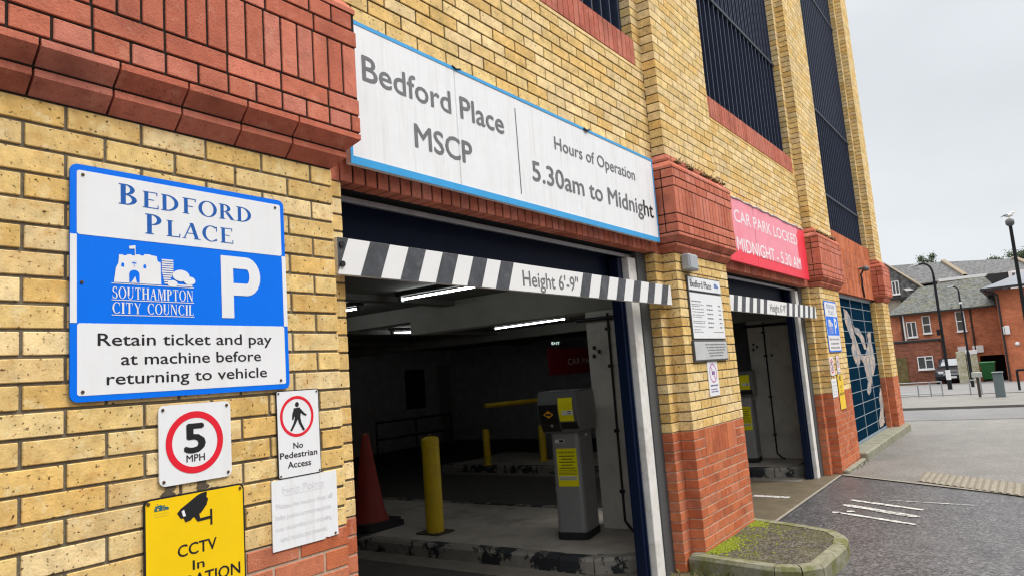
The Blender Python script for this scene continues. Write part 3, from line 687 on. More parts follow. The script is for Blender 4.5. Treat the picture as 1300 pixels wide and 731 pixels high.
# moss cushions and grass tufts
mb = MB()
for k in range(1500):
    t = random.random()
    if t < .45: x, y_, s_ = random.gauss(4.78, .13), -abs(random.gauss(0, .07)), .012
    elif t < .7: x, y_, s_ = random.gauss(5.66, .09), -abs(random.gauss(0, .06)), .011
    else: x, y_, s_ = random.uniform(4.5, 5.72), -abs(random.gauss(0, .22)), .007
    if not (4.5 < x < 5.75): continue
    r = s_ * random.uniform(.5, 1.3); mb.blob(x, y_, .124, r, r, r * random.uniform(.35, .8), 6, 4, 0, jit=.2)
struct(mb.build('moss', [MOSS]), 'stuff')
mb = MB()
def blades(n, fx, fy, z, hh, wd=.004):
    for k in range(n):
        x, y_ = fx(), fy(); h_ = hh * random.uniform(.4, 1.2); a = random.uniform(0, 6.28); l = random.uniform(.2, .8) * h_
        dx, dy = math.cos(a), math.sin(a)
        mb.face([(x - dy * wd, y_ + dx * wd, z), (x + dy * wd, y_ - dx * wd, z), (x + dx * l * .5 + dy * wd * .6, y_ + dy * l * .5 - dx * wd * .6, z + h_ * .7), (x + dx * l, y_ + dy * l, z + h_ * .85)])
blades(90, lambda: random.uniform(4.12, 4.42), lambda: random.uniform(-.3, .12), .0, .07)
blades(40, lambda: random.uniform(9.35, 10.6), lambda: random.gauss(-.09, .03), .0, .05)
struct(mb.build('grass', [GRASS]), 'stuff')
mb = MB()
for (a, b) in PIL[:3]:
    blades(150 if a > 0 else 60, lambda: random.uniform(max(a, 0), b), lambda: random.uniform(-.07, -.01), 3.25, .034, .003)
    for k in range(60):
        x = random.uniform(max(a, 0), b); r = random.uniform(.008, .02); mb.blob(x, random.uniform(-.07, -.02), 3.24, r * 1.6, r, r * .7, 6, 4, 0, jit=.2)
struct(mb.build('ledge_moss', [mat('dry_moss', (.16, .13, .055), .95, var=.4, scale=40)]), 'stuff')

# ------------------------------------------------------------------ signs on the facade
def screws(parent, pts, y, m=None, r=.0055):
    for x, z in pts:
        mb = MB(); n = 8; vs = []
        for yy, rr in ((y, r), (y - .003, r * .7)):
            for i in range(n): vs.append((x + rr * math.cos(i * .785), yy, z + rr * math.sin(i * .785)))
        mb.raw(vs, [(i, (i + 1) % n, n + (i + 1) % n, n + i) for i in range(n)] + [tuple(range(n, 2 * n))]); mb.build('screw', [m or SCREW], parent)

# large council parking sign
ps = thing('parking_sign', 'large blue and white parking sign with castle emblem, on the left wall', 'sign', (.38, 0, 1.595))
mb = MB(); mb.prism(rrect(.007, .757, 1.594, 2.301, .022), -.010, -.004, mi=0); mb.box(.05, .7, -.004, -.0005, 2.2, 2.23, 1); mb.box(.05, .7, -.004, -.0005, 1.68, 1.71, 1)
mb.build('panel', [BLUE, GALV], ps)
mb = MB(); mb.prism(rrect(.025, .741, 2.087, 2.283, .008), -.0108, -.0101); mb.prism(rrect(.026, .741, 1.612, 1.823, .008), -.0108, -.0101)
mb.box(.0065, .025, -.0108, -.0101, 1.8235, 2.0865); mb.box(.741, .7575, -.0108, -.0101, 1.8235, 2.0865); mb.build('white_field', [WHITE], ps)
mb = MB(); serif(mb, 'BEDFORD', .146, .619, 2.197, .066, -.0112, small=.82); serif(mb, 'PLACE', .228, .538, 2.112, .066, -.0112, small=.82); mb.build('heading', [NAVYT], ps)
mb = MB()
text(mb, 'Retain ticket and pay', .083, .684, 1.757, .036, -.0112, bold=.012); text(mb, 'at machine before', .150, .637, 1.698, .035, -.0112, bold=.012); text(mb, 'returning to vehicle', .108, .660, 1.640, .035, -.0112, bold=.012)
mb.build('lettering', [BLACK], ps)
mb = MB(); yy = -.0112      # the white P
mb.face([(.489, yy, 1.849), (.536, yy, 1.849), (.536, yy, 2.067), (.489, yy, 2.067)])
c_ = (.588, 1.998); k = 14
mb.face([(.536, yy, 2.024), (.588, yy, 2.024), (.588, yy, 2.067), (.536, yy, 2.067)]); mb.face([(.536, yy, 1.929), (.588, yy, 1.929), (.588, yy, 1.972), (.536, yy, 1.972)])
for i in range(k):
    a, b = R(90 - 180 * i / k), R(90 - 180 * (i + 1) / k)
    mb.face([(c_[0] + .057 * math.cos(a), yy, c_[1] + .069 * math.sin(a)), (c_[0] + .057 * math.cos(b), yy, c_[1] + .069 * math.sin(b)), (c_[0] + .012 * math.cos(b), yy, c_[1] + .026 * math.sin(b)), (c_[0] + .012 * math.cos(a), yy, c_[1] + .026 * math.sin(a))])
mb.build('parking_letter', [WHITE], ps)
def castle(parent, X, Z, s, y, mw, mbk, words=True):
    q = s * .44
    """the council's castle emblem: gatehouse with flag, striped tower, two trees, rules and two lines of lettering"""
    mb = MB()
    def F(pts, dy=0, mi=0): mb.face([(X + p[0] * s, y - dy, Z + p[1] * q) for p in pts], mi)
    top = [(.0, .0), (.03, .50), (.05, .55), (.05, .74)]
    x = .05
    for i in range(6):
        top += [(x, .83 - .01 * i * (i < 3)), (x + .055, .84), (x + .055, .78), (x + .085, .78)]; x += .085
    top = [(.0, .0), (.025, .42), (.055, .55), (.065, .80), (.11, .82), (.115, .79), (.16, .80), (.165, .83), (.22, .84), (.225, .81), (.27, .82), (.275, .85), (.33, .86), (.335, .83), (.38, .84), (.385, .88), (.46, .89), (.47, .87), (.55, .85), (.56, .70), (.60, .67), (.605, .0)]
    F(top)
    F([(.262, .8), (.272, .8), (.272, 1.12), (.262, 1.12)], .0003); F([(.262, 1.12), (.19, 1.08), (.195, 1.0), (.262, 1.02)], .0003)
    for i in range(11):
        zz = .04 + i * .07; xo = .02 * max(0, (5 - i)) / 3
        F([(.615 + xo, zz), (.775 - xo * 2, zz), (.775 - xo * 2, zz + .045), (.615 + xo, zz + .045)], .0002)
    for (cx, cz, r) in ((.88, .32, .12), (1.0, .18, .085), (.76, .06, .07)):
        F([(cx + r * math.cos(t * .3927), cz + r * 1.5 * math.sin(t * .3927)) for t in range(16)], .0002 + .0001 * (r < .1))
    F([(.7, .0), (1.04, .0), (1.04, .05), (.7, .05)], .0001)
    arch = [(.19, .02)] + [(.255 + .065 * math.cos(R(a)), .27 + .12 * math.sin(R(a))) for a in range(180, -1, -20)] + [(.32, .02)]
    F(arch, .0004, 1); F([(.215, .02), (.285, .02), (.265, .2)], .0005, 0)
    for cx in (.11, .39): F([(cx - .018, .46), (cx + .018, .46), (cx + .018, .55), (cx, .59), (cx - .018, .55)], .0004, 1)
    F([(.25, .48), (.256, .48), (.256, .66), (.25, .66)], .0004, 1); F([(.225, .58), (.282, .58), (.282, .61), (.225, .61)], .0005, 1)
    for zz in (-.045, -.52, -.95): F([(-.03, zz), (1.06, zz), (1.06, zz + .022), (-.03, zz + .022)])
    mb.build('emblem', [mw, mbk], parent)
    if words:
        mb = MB(); serif(mb, 'SOUTHAMPTON', X - .02 * s, X + 1.05 * s, Z - .47 * q, .34 * q, y, lw=.18); serif(mb, 'CITY', X - .02 * s, X + .34 * s, Z - .895 * q, .32 * q, y, lw=.18); serif(mb, 'COUNCIL', X + .42 * s, X + 1.05 * s, Z - .895 * q, .32 * q, y, lw=.18)
        mb.build('emblem_lettering', [mw], parent)
castle(ps, .130, 1.950, .2435, -.0112, WHITE, BLUE)
screws(ps, [(.042, 2.270), (.719, 2.270), (.719, 1.625), (.041, 1.623), (.039, 1.944)], -.0112)

# 5 mph
sp = thing('speed_limit_sign', 'square white 5 MPH speed limit sign with red ring, under the large parking sign', 'sign', (.389, 0, 1.316))
mb = MB(); mb.prism(rrect(.264, .513, 1.316, 1.566, .02), -.008, -.003); mb.box(.3, .33, -.003, -.0005, 1.4, 1.5); mb.build('panel', [WHITE], sp)
mb = MB(); ring(mb, .384, 1.442, .099, .078, -.0088, -.0088); mb.build('ring', [REDS], sp)
mb = MB(); text(mb, '5', .350, .416, 1.411, .088, -.0088, bold=.035); text(mb, 'MPH', .353, .416, 1.381, .022, -.0088, bold=.01); mb.build('lettering', [BLACK], sp)
screws(sp, [(.278, 1.552), (.499, 1.552), (.278, 1.330), (.499, 1.330)], -.0088)

mb = MB()
for cx in (.305, .425):
    for k in range(7):
        a, b, r = cx + random.uniform(-.035, .035), 1.300 + random.uniform(-.022, .012), random.uniform(.006, .017)
        mb.face([(a + r * (1 + .3 * random.random()) * math.cos(t * .785), -.0022 - .0001 * k, b + r * .7 * math.sin(t * .785)) for t in range(8)], 0)
mb.build('glue_residue', [mat('glue_residue', (.10, .075, .05), .9, var=.4, scale=60)], sp)

# no pedestrian access
npd = thing('pedestrian_sign', 'narrow white No Pedestrian Access sign with walking figure, under the large parking sign', 'sign', (.79, 0, 1.272))
mb = MB(); mb.prism(rrect(.697, .889, 1.272, 1.587, .008), -.007, -.003); mb.box(.75, .8, -.003, -.0005, 1.4, 1.5); mb.build('panel', [BLACK], npd)
mb = MB(); mb.prism(rrect(.7005, .8855, 1.2755, 1.5835, .006), -.0078, -.0071); mb.build('white_field', [WHITE], npd)
mb = MB(); ring(mb, .786, 1.490, .075, .064, -.0084, -.0084); mb.build('ring', [REDS], npd)
mb = MB(); yy = -.0084
def G(pts, k=0): mb.face([(p[0], yy - k * .0001, p[1]) for p in pts])
cx, cz = .787, 1.490
G([(cx + .009 * math.cos(t * .6283), cz + .043 + .0095 * math.sin(t * .6283)) for t in range(10)])
G([(cx - .016, cz + .030), (cx + .012, cz + .032), (cx + .017, cz + .02), (cx + .013, cz - .008), (cx - .012, cz - .008)], 1)
G([(cx + .008, cz + .030), (cx + .016, cz + .026), (cx + .034, cz + .008), (cx + .042, cz + .004), (cx + .040, cz - .002), (cx + .028, cz + .002), (cx + .012, cz + .014)], 2)
G([(cx - .014, cz + .029), (cx - .022, cz + .01), (cx - .024, cz - .012), (cx - .018, cz - .012), (cx - .008, cz + .018)], 3)
G([(cx - .012, cz - .006), (cx + .004, cz - .006), (cx - .008, cz - .026), (cx - .026, cz - .052), (cx - .034, cz - .050), (cx - .018, cz - .024)], 4)
G([(cx, cz - .006), (cx + .013, cz - .006), (cx + .017, cz - .024), (cx + .032, cz - .052), (cx + .024, cz - .055), (cx + .006, cz - .026)], 5)
mb.build('walking_figure', [BLACK], npd)
mb = MB(); text(mb, 'No', .765, .807, 1.374, .021, yy, bold=.02); text(mb, 'Pedestrian', .706, .871, 1.343, .021, yy, bold=.02, slope=-.01); text(mb, 'Access', .738, .840, 1.307, .022, yy, bold=.02, slope=-.01); mb.build('lettering', [BLACK], npd)
screws(npd, [(.707, 1.577), (.879, 1.577), (.707, 1.282), (.879, 1.282)], -.0085, r=.004)

# bleached notice
bn = thing('bleached_notice', 'bleached white notice with faint text and torn corner, beneath the nearest pedestrian sign', 'notice', (.81, 0, 1.02))
mb = MB(); mb.prism([(.666, 1.028), (.892, 1.026), (.900, 1.032), (.915, 1.029), (.958, 1.031), (.960, 1.270), (.668, 1.271)], -.006, -.002); mb.build('panel', [WHITEB], bn)
mb = MB(); yy = -.0066
text(mb, 'Help Points', .714, .899, 1.222, .026, yy, bold=.02)
for i, (t, a, b) in enumerate((('Please be aware that all', .684, .935), ('help point conversations', .680, .928), ('are recorded for training', .682, .930), ('and audit purposes.', .700, .905))): text(mb, t, a, b, 1.172 - i * .038, .017, yy, bold=.01)
mb.face([(.712, yy, 1.214), (.90, yy, 1.214), (.90, yy, 1.216), (.712, yy, 1.216)])
mb.build('lettering', [FADED], bn); screws(bn, [(.944, 1.038)], -.0062, r=.005)

# CCTV sign
cs = thing('cctv_sign', 'yellow CCTV In OPERATION sign with a black camera symbol, low beside the bleached notice', 'sign', (.385, 0, .80))
mb = MB(); mb.prism(rrect(.214, .556, .80, 1.286, .02), -.008, -.003); mb.box(.3, .34, -.003, -.0005, .9, 1.2); mb.build('panel', [BLACK], cs)
mb = MB(); mb.prism(rrect(.2195, .5505, .8055, 1.2805, .016), -.0088, -.0081); mb.build('yellow_field', [YEL], cs)
mb = MB(); yy = -.0094
G([(.318, 1.228), (.330, 1.240), (.385, 1.272), (.398, 1.277), (.420, 1.280), (.4185, 1.262), (.3985, 1.216), (.372, 1.206), (.330, 1.210)])
G([(.4185, 1.262), (.424, 1.256), (.418, 1.238), (.3985, 1.216)], 1); G([(.338, 1.212), (.372, 1.207), (.362, 1.199), (.345, 1.196)], 2)
G([(.374, 1.208), (.392, 1.214), (.396, 1.192), (.386, 1.190)], 3); G([(.386, 1.199), (.432, 1.201), (.432, 1.192), (.386, 1.190)], 4); G([(.430, 1.172), (.437, 1.172), (.437, 1.222), (.430, 1.222)], 5)
mb.build('camera_symbol', [BLACK], cs)
mb = MB(); yy = -.0097; G([(.333, 1.232), (.341, 1.236), (.347, 1.216), (.339, 1.214), (.336, 1.220)]); mb.build('peeled_patch', [WHITE], cs)
mb = MB(); yy = -.0094
text(mb, 'CCTV', .319, .450, 1.094, .035, yy, bold=.015); text(mb, 'In', .367, .406, 1.046, .028, yy, bold=.015); text(mb, 'OPERATION', .245, .533, .996, .036, yy, bold=.015); mb.build('lettering', [BLACK], cs)
castle(cs, .246, 1.247, .043, -.0094, mat('dark_teal_print', (.02, .12, .16), .5), YEL, words=False)
screws(cs, [(.228, 1.272), (.541, 1.270)], -.0092, r=.006)

# long name board over the first doorway
nb = thing('name_board', 'long white board with blue edging over the nearest doorway, reading Bedford Place MSCP', 'sign', (2.77, .06, 2.55))
mb = MB(); mb.box(1.165, 1.916, .05, .085, 2.552, 3.228, bev=.003); mb.build('board_panel', [WHITEB], nb)
mb = MB(); mb.box(1.919, 4.373, .051, .085, 2.552, 3.228, bev=.003); mb.build('board_panel', [WHITEB], nb)
mb = MB(); mb.box(1.163, 4.375, .0478, .0498, 2.549, 2.585); mb.box(1.163, 4.375, .0478, .0498, 3.213, 3.231); mb.box(1.163, 1.178, .0479, .0497, 2.5855, 3.2125); mb.box(4.36, 4.375, .0479, .0497, 2.5855, 3.2125); mb.build('edging', [CYAN], nb)
for z in (2.70, 3.05): mb = MB(); mb.box(1.25, 4.3, .0852, .1118, z, z + .04); mb.build('bracket', [GALV], nb)
mb = MB(); yy = .0485
text(mb, 'Bedford Place', 1.258, 2.337, 2.958, .120, yy, bold=.012); text(mb, 'MSCP', 1.582, 2.024, 2.716, .117, yy, bold=.016); text(mb, 'Hours of Operation', 2.885, 4.028, 2.993, .083, yy, bold=.006)
mb.box(2.464, 2.470, yy, .0495, 2.629, 3.15)
b0 = len(mb.f); text(mb, '5.30am to Midnight', 2.603, 4.302, 2.738, .120, yy, bold=.014)
for i in range(b0, len(mb.f)):
    if sum(mb.v[k][0] for k in mb.f[i]) / len(mb.f[i]) > 4.11: mb.m[i] = 1
mb.build('lettering', [GREYT, BLACK], nb)
mb = MB(); mb.path([(1.9, .046, 3.232), (1.93, .044, 3.222), (1.97, .046, 3.234)], .004); mb.path([(3.28, .045, 3.226), (3.31, .04, 3.212), (3.36, .045, 3.235)], .006); mb.build('cable_tie', [BLACK], nb)

# red board over the second doorway
rb = thing('closing_time_board', 'red board faded to pink over the second doorway, reading CAR PARK LOCKED MIDNIGHT', 'sign', (7.5, .06, 2.56))
REDB = mat('red_board', (.85, .02, .05), .45, var=.08, scale=5); PINK = mat('bleached_pink', (.84, .30, .37), .6, var=.08, scale=4, dirt=.5, dirtc=(.82, .17, .24), dscale=2.5, spec=.2)
mb = MB(); mb.box(5.86, 6.944, .05, .084, 2.56, 3.235, bev=.003); mb.build('board_panel', [REDB], rb)
mb = MB(); mb.box(6.952, 9.13, .052, .084, 2.56, 3.238, bev=.003); mb.build('board_panel', [REDB], rb)
mb = MB(); mb.prism([(5.865, 2.635), (6.05, 2.64), (6.20, 2.70), (6.942, 2.69), (6.942, 3.225), (5.865, 3.225)], .0488, .0499); mb.prism([(6.954, 2.69), (8.72, 2.66), (8.70, 3.10), (8.80, 3.20), (8.74, 3.228), (6.954, 3.228)], .0488, .0515); mb.build('bleached_patch', [PINK], rb)
mb = MB(); yy = .0480; text(mb, 'CAR PARK LOCKED', 6.29, 8.72, 2.985, .128, yy, bold=.014); text(mb, 'MIDNIGHT - 5.30 AM', 6.29, 8.76, 2.678, .140, yy, bold=.014); mb.build('lettering', [mat('pinkish_white_print', (.86, .76, .78), .5, var=.1, scale=20)], rb)
for z in (2.75, 3.05): mb = MB(); mb.box(6.0, 9.0, .0845, .1118, z, z + .04); mb.build('bracket', [GALV], rb)
mb = MB()
pts = [(5.86 + k * .11, .045 + random.uniform(-.006, .004), 3.236 + random.uniform(-.008, .012)) for k in range(30)]
mb.path(pts, .009, 6); mb.build('torn_edge', [mat('torn_white_edge', (.6, .6, .6), .7, dirt=.8, dirtc=(.03, .03, .03), dscale=3)], rb)

# height bars
def height_bar(x0, label, dx):
    hb = thing('height_bar', label, 'height bar', (x0 + 1.72, .065, 2.05), 'striped height limit bars across the doorways')
    mb = MB(); mb.box(1.06 + dx, 4.48 + dx, .045, .075, 2.052, 2.208); mb.box(4.44 + dx, 4.4795 + dx, .076, .112, 2.052, 2.208); mb.box(1.061 + dx, 1.10 + dx, .076, .112, 2.052, 2.208); mb.build('bar', [WPAINT2], hb)
    sl = .065
    def stripe(a, b):
        P = [(a - sl, 2.0525), (b - sl, 2.0525), (b, 2.2075), (a, 2.2075)]
        P = clipx(P, 1.0605, 4.4795)
        if len(P) > 2: mb = MB(); mb.face([(p[0] + dx, .0442, p[1]) for p in P]); mb.build('stripe', [STRIPE], hb)
    stripe(1.0, 1.122)
    for k in range(5): stripe(1.247 + .24 * k, 1.366 + .24 * k)
    for k in range(6): stripe(3.095 + .247 * k, 3.21 + .247 * k)
    mb = MB(); text(mb, "Height 6'-9\"", 2.405 + dx, 3.02 + dx, 2.083, .088, .0438, bold=.008); mb.build('lettering', [GREYT], hb)
    for z in (2.095, 2.178):
        mb = MB(); mb.tube((1.082 + dx, .0448, z), (1.082 + dx, .037, z), .013, n=10); mb.build('bolt', [BLACK], hb)
WPAINT2 = mat('white_bar_paint', (.76, .76, .75), .5, var=.06, scale=5, dirt=.25, dirtc=(.5, .47, .42), dscale=5); STRIPE = mat('worn_black_stripe', (.055, .058, .066), .5, var=.35, scale=18, dirt=.5, dirtc=(.16, .165, .18), dscale=14)
height_bar(1.06, 'black and white striped bar reading Height 6\'-9", across the nearest doorway', 0)
height_bar(5.81, 'black and white striped height bar across the second doorway, below the red board', 4.75)

# tariff board, smoking notice, junction box on the first pillar
tb = thing('tariff_board', 'white parking tariff board headed Bedford Place in three panels, on the pillar between doorways', 'sign', (5.08, 0, 1.59))
mb = MB(); mb.box(4.695, 5.462, -.016, -.002, 2.172, 2.302, bev=.004); mb.box(4.695, 5.462, -.016, -.002, 1.770, 2.168, bev=.004); mb.box(4.675, 5.455, -.022, -.002, 1.588, 1.764, bev=.004); mb.build('frame', [mat('dark_sign_frame', (.06, .06, .065), .5)], tb)
mb = MB(); mb.box(4.707, 5.450, -.0172, -.0162, 2.182, 2.292); mb.build('header_panel', [WHITE], tb)
mb = MB(); mb.box(4.707, 5.450, -.0172, -.0162, 1.780, 2.160); mb.build('price_panel', [WHITE], tb)
mb = MB(); mb.box(4.690, 5.440, -.0232, -.0222, 1.602, 1.752); mb.build('notice_panel', [mat('pale_grey_panel', (.50, .51, .51), .5)], tb)
mb = MB(); text(mb, 'Bedford Place', 4.745, 5.22, 2.208, .058, -.0178, bold=.02); mb.build('lettering', [BLACK], tb)
castle(tb, 5.29, 2.225, .10, -.0178, NAVYT, WHITE, words=False)
mb = MB()
def bars(x0, x1, z, h, y, n=1):
    x = x0
    while x < x1 - .01:
        q = min(x1, x + random.uniform(.02, .06)); mb.face([(x, y, z), (q, y, z), (q, y, z + h), (x, y, z + h)]); x = q + .008
bars(4.73, 4.95, 2.085, .009, -.0177)
for k, (z, a) in enumerate(((2.06, .26), (2.045, .18), (2.022, .26), (1.998, .26), (1.972, .26), (1.955, .2), (1.92, .27), (1.905, .25), (1.875, .27), (1.85, .15), (1.83, .2))): bars(4.73, 4.73 + a, z, .006, -.0177)
for k in range(6): bars(5.06, 5.20 - .02 * (k == 5), 2.06 - k * .038, .011, -.0177); bars(5.34, 5.41, 2.06 - k * .038, .011, -.0177)
bars(5.17, 5.42, 1.83, .007, -.0177)
for k in range(5): bars(4.92 + .02 * k, 5.40 - .02 * k * (k > 2), 1.722 - k * .024, .010, -.0238)
mb.build('small_print', [mat('small_print_grey', (.16, .17, .18), .6)], tb)
sn = thing('no_smoking_notice', 'small narrow white notice with a violet ring, hanging beneath the tariff board', 'notice', (5.07, 0, 1.293))
mb = MB(); mb.prism(rrect(4.955, 5.19, 1.293, 1.584, .006), -.007, -.002); mb.build('panel', [WHITE], sn)
mb = MB(); yy = -.0077; ring(mb, 5.073, 1.485, .082, .070, yy, yy); mb.face([(5.02, yy - .0002, 1.54), (5.03, yy - .0002, 1.545), (5.126, yy - .0002, 1.43), (5.116, yy - .0002, 1.425)]); mb.build('ring', [mat('faded_magenta', (.50, .12, .40), .5)], sn)
mb = MB(); mb.box(5.045, 5.11, -.0076, -.0071, 1.47, 1.50); bars(4.99, 5.16, 1.375, .012, yy); bars(4.99, 5.15, 1.345, .008, yy); bars(4.99, 5.16, 1.325, .008, yy); mb.build('small_print', [mat('violet_print', (.10, .06, .22), .5)], sn)
jb = MB(); jb.box(4.635, 4.83, -.075, -.001, 2.335, 2.47, bev=.01); jb.box(4.65, 4.815, -.079, -.0755, 2.35, 2.455, bev=.003)
tag(jb.build('junction_box', [mat('grey_plastic', (.36, .38, .40), .5, var=.08)]), 'small grey plastic junction box under the red band, above the tariff board', 'junction box')

# the second pillar carries the same signs again
copy_thing(ps, (9.475, 0, 0), 'blue and white parking sign with castle emblem, far pillar beside the second doorway')
copy_thing(sp, (9.125, 0, -.035), 'small 5 MPH sign, on the far pillar beneath its blue parking sign')
copy_thing(npd, (9.10, 0, -.045), 'narrow No Pedestrian Access sign, on the far pillar beneath its blue parking sign')
copy_thing(bn, (8.70, 0, -.035), 'plain white notice on the far pillar, left of the narrow yellow sign')
copy_thing(cs, (9.505, 0, 0), 'yellow CCTV sign on the far pillar, nearest the mural')

# lamp over the mural
lm = thing('wall_lamp', 'small grey dome lamp with a curling cable on the red panel above the mural', 'lamp', (13.1, .1, 2.9))
mb = MB(); mb.lathe(13.12, .0, [(.0, 3.075), (.035, 3.07), (.058, 3.04), (.06, 3.0), (.045, 2.985)], 14); mb.tube((13.12, .01, 3.04), (13.12, .108, 3.04), .022); mb.build('dome', [mat('lamp_grey', (.10, .105, .115), .5)], lm)
mb = MB(); mb.path([(13.12, .05, 2.99), (13.10, .085, 2.93), (13.18, .09, 2.84), (13.16, .095, 2.72), (13.22, .098, 2.60), (13.25, .1, 2.53)], .016); mb.build('cable', [BLACK], lm)

# ------------------------------------------------------------------ things in the doorways
tm = thing('ticket_machine', 'grey ticket machine with two yellow notices, in the nearest doorway', 'ticket machine', (4.63, 1.11, .13), 'ticket machines on the lane islands')
def rr2(x0, x1, y0, y1, r): return rrect(x0, x1, y0, y1, r, 4)
mb = MB(); mb.prism(rr2(4.622, 5.0, 1.102, 1.392, .05), .13, .19, axis=2); mb.build('plinth', [RUBBER], tm)
mb = MB(); mb.prism(rr2(4.63, 4.99, 1.11, 1.385, .04), .19, 1.05, axis=2); mb.build('body', [MACH], tm)
mb = MB(); HP = [(4.60, 1.055), (4.545, 1.13), (4.515, 1.24), (4.512, 1.33), (4.535, 1.415), (4.56, 1.425), (4.95, 1.425), (4.995, 1.40), (5.02, 1.30), (5.015, 1.17), (4.985, 1.055)]
mb.prism(HP, 1.075, 1.43, axis=1)
hd = mb.build('head', [MACHD], tm)
mb = MB(); mb.prism([(p[0] * .96 + .1905, p[1] * .94 + .0745) for p in HP], 1.068, 1.0745, axis=1); mb.build('side_panel', [MACH], hd)
def headx(z): # face of the head on the driver's side
    P = HP[:5]
    for (xa, za), (xb, zb_) in zip(P, P[1:]):
        if za <= z <= zb_: return xa + (xb - xa) * (z - za) / (zb_ - za)
    return P[-1][0]
def facepatch(mb, y0, y1, z0, z1, off, mi=0, n=5):
    for k in range(n):
        a, b = z0 + (z1 - z0) * k / n, z0 + (z1 - z0) * (k + 1) / n
        mb.face([(headx(a) - off, y0, a), (headx(a) - off, y1, a), (headx(b) - off, y1, b), (headx(b) - off, y0, b)], mi)
mb = MB(); facepatch(mb, 1.245, 1.425, 1.07, 1.31, .004); mb.build('fascia', [BLACK], hd)
mb = MB(); facepatch(mb, 1.08, 1.235, 1.09, 1.15, .004); mb.build('fascia', [MATS['black_vinyl']], hd)
mb = MB(); facepatch(mb, 1.10, 1.235, 1.16, 1.365, .006); facepatch(mb, 1.10, 1.205, 1.215, 1.255, .0065, 1, 2); facepatch(mb, 1.12, 1.15, 1.222, 1.248, .007, 2, 1); mb.build('notice', [NOTICE, WHITE, BLACK], hd)
mb = MB(); zc, yc = 1.225, 1.335
mb.face([(headx(zc) - .008, yc - .05, zc), (headx(zc - .035) - .008, yc, zc - .035), (headx(zc) - .008, yc + .05, zc), (headx(zc + .035) - .008, yc, zc + .035)]); mb.face([(headx(zc) - .010, yc - .028, zc - .008), (headx(zc) - .010, yc + .028, zc - .008), (headx(zc) - .010, yc + .028, zc + .008), (headx(zc) - .010, yc - .028, zc + .008)], 1); mb.build('ticket_slot', [mat('amber_plastic', (.80, .38, .02), .4), BLACK], hd)
mb = MB(); mb.lathe(0, 0, [(.0, 0), (.012, 0), (.016, .004)], 10); mb.v = [(headx(1.12) - .006 - v[2], 1.32 + v[0], 1.125 + v[1]) for v in mb.v]; mb.build('button', [GALV], hd)
mb = MB(); mb.box(4.626, 4.6295, 1.145, 1.335, .585, .915, 0); mb.build('notice', [NOTICE], tm)
mb = MB(); yy = None
text(mb, 'CLOSED ON SUNDAYS', 1.155, 1.325, .875, .014, 4.6252, plane='yz', bold=.03)
mb.v = [(v[0], 1.155 + 1.325 - v[1], v[2]) for v in mb.v]
for k in range(5):
    a = .02 * (k % 2); mb.box(4.6248, 4.6256, 1.165 + a, 1.315 - a, .845 - k * .026, .853 - k * .026)
for k in range(4): mb.box(4.6248, 4.6256, 1.155, 1.325, .722 - k * .012, .725 - k * .012)
mb.box(4.6249, 4.6257, 1.155, 1.325, .64, .675, 1)
for k in range(2): mb.box(4.6245, 4.6248, 1.16, 1.32, .647 + k * .012, .651 + k * .012)
mb.build('notice_lettering', [mat('notice_print', (.10, .09, .01), .6), mat('notice_pale_box', (.7, .7, .55), .6)], tm)
mb = MB(); mb.box(4.6262, 4.6294, 1.25, 1.34, .965, .995, 0); mb.box(4.6255, 4.6261, 1.258, 1.30, .970, .990, 1); mb.build('rating_label', [WHITE, BLACK], tm)
mb = MB(); mb.box(4.78, 4.84, 1.1055, 1.1095, 1.0, 1.03); mb.build('rating_label', [WHITE], tm)
mb = MB(); mb.box(4.625, 4.6292, 1.36, 1.372, .55, .58); mb.build('lock', [GALV], tm)
tm.rotation_euler = (0, 0, R(10))
copy_thing(tm, (4.84, 0, 0), 'grey ticket machine in the second doorway, partly hidden by the brick pillar')

bo = thing('bollard', 'thick round yellow steel bollard on the raised island of the nearest doorway', 'bollard', (4.48, 2.75, .13))
mb = MB(); mb.lathe(4.48, 2.75, [(.088, .135), (.088, 1.02), (.082, 1.04), (.05, 1.055), (.0, 1.06)], 28); mb.build('post', [YPOST], bo)
mb = MB(); mb.prism(rr2(4.35, 4.61, 2.60, 2.90, .02), .126, .136, axis=2); mb.lathe(4.48, 2.75, [(.018, 1.055), (.018, 1.08), (.0, 1.085)], 10); mb.build('base_plate', [mat('rusty_plate', (.06, .05, .03), .8)], bo)
co = thing('traffic_cone', 'tall worn dark red traffic cone standing just inside the nearest doorway', 'traffic cone', (4.45, 3.65, .13))
mb = MB(); mb.lathe(4.45, 3.65, [(.215, .20), (.20, .22), (.165, .30), (.035, 1.09), (.028, 1.10), (.0, 1.10)], 28); mb.build('cone_body', [CONE], co)
mb = MB(); mb.prism(rr2(4.18, 4.72, 3.38, 3.92, .06), .126, .175, axis=2); mb.prism(rr2(4.20, 4.70, 3.40, 3.90, .06), .1755, .205, axis=2); mb.build('cone_base', [RUBBER], co)
def ypost(x, y, label):
    p = MB(); p.lathe(x, y, [(.06, .13), (.06, .70), (.045, .73), (0, .74)], 16); p.lathe(x, y, [(.09, .128), (.09, .14), (.06, .145)], 16)
    tag(p.build('guard_post', [YPOST]), label, 'post', 'short yellow guard posts deep in the car park')
ypost(8.98, 5.6, 'short yellow guard post deep inside, below the left end of the yellow barrier arm'); ypost(9.52, 4.8, 'short yellow guard post deep inside, just left of the ticket machine')
br = thing('barrier', 'yellow barrier arm held level deep inside the nearest doorway', 'barrier', (9.95, 5.0, .13))
mb = MB(); mb.tube((8.28, 5.02, 1.16), (9.83, 4.70, 1.16), .038, n=10); mb.tube((8.95, 4.881, 1.16), (9.0, 4.871, 1.16), .044, n=10); mb.build('arm', [mat('dull_yellow_arm', (.45, .31, .01), .6, var=.15)], br)
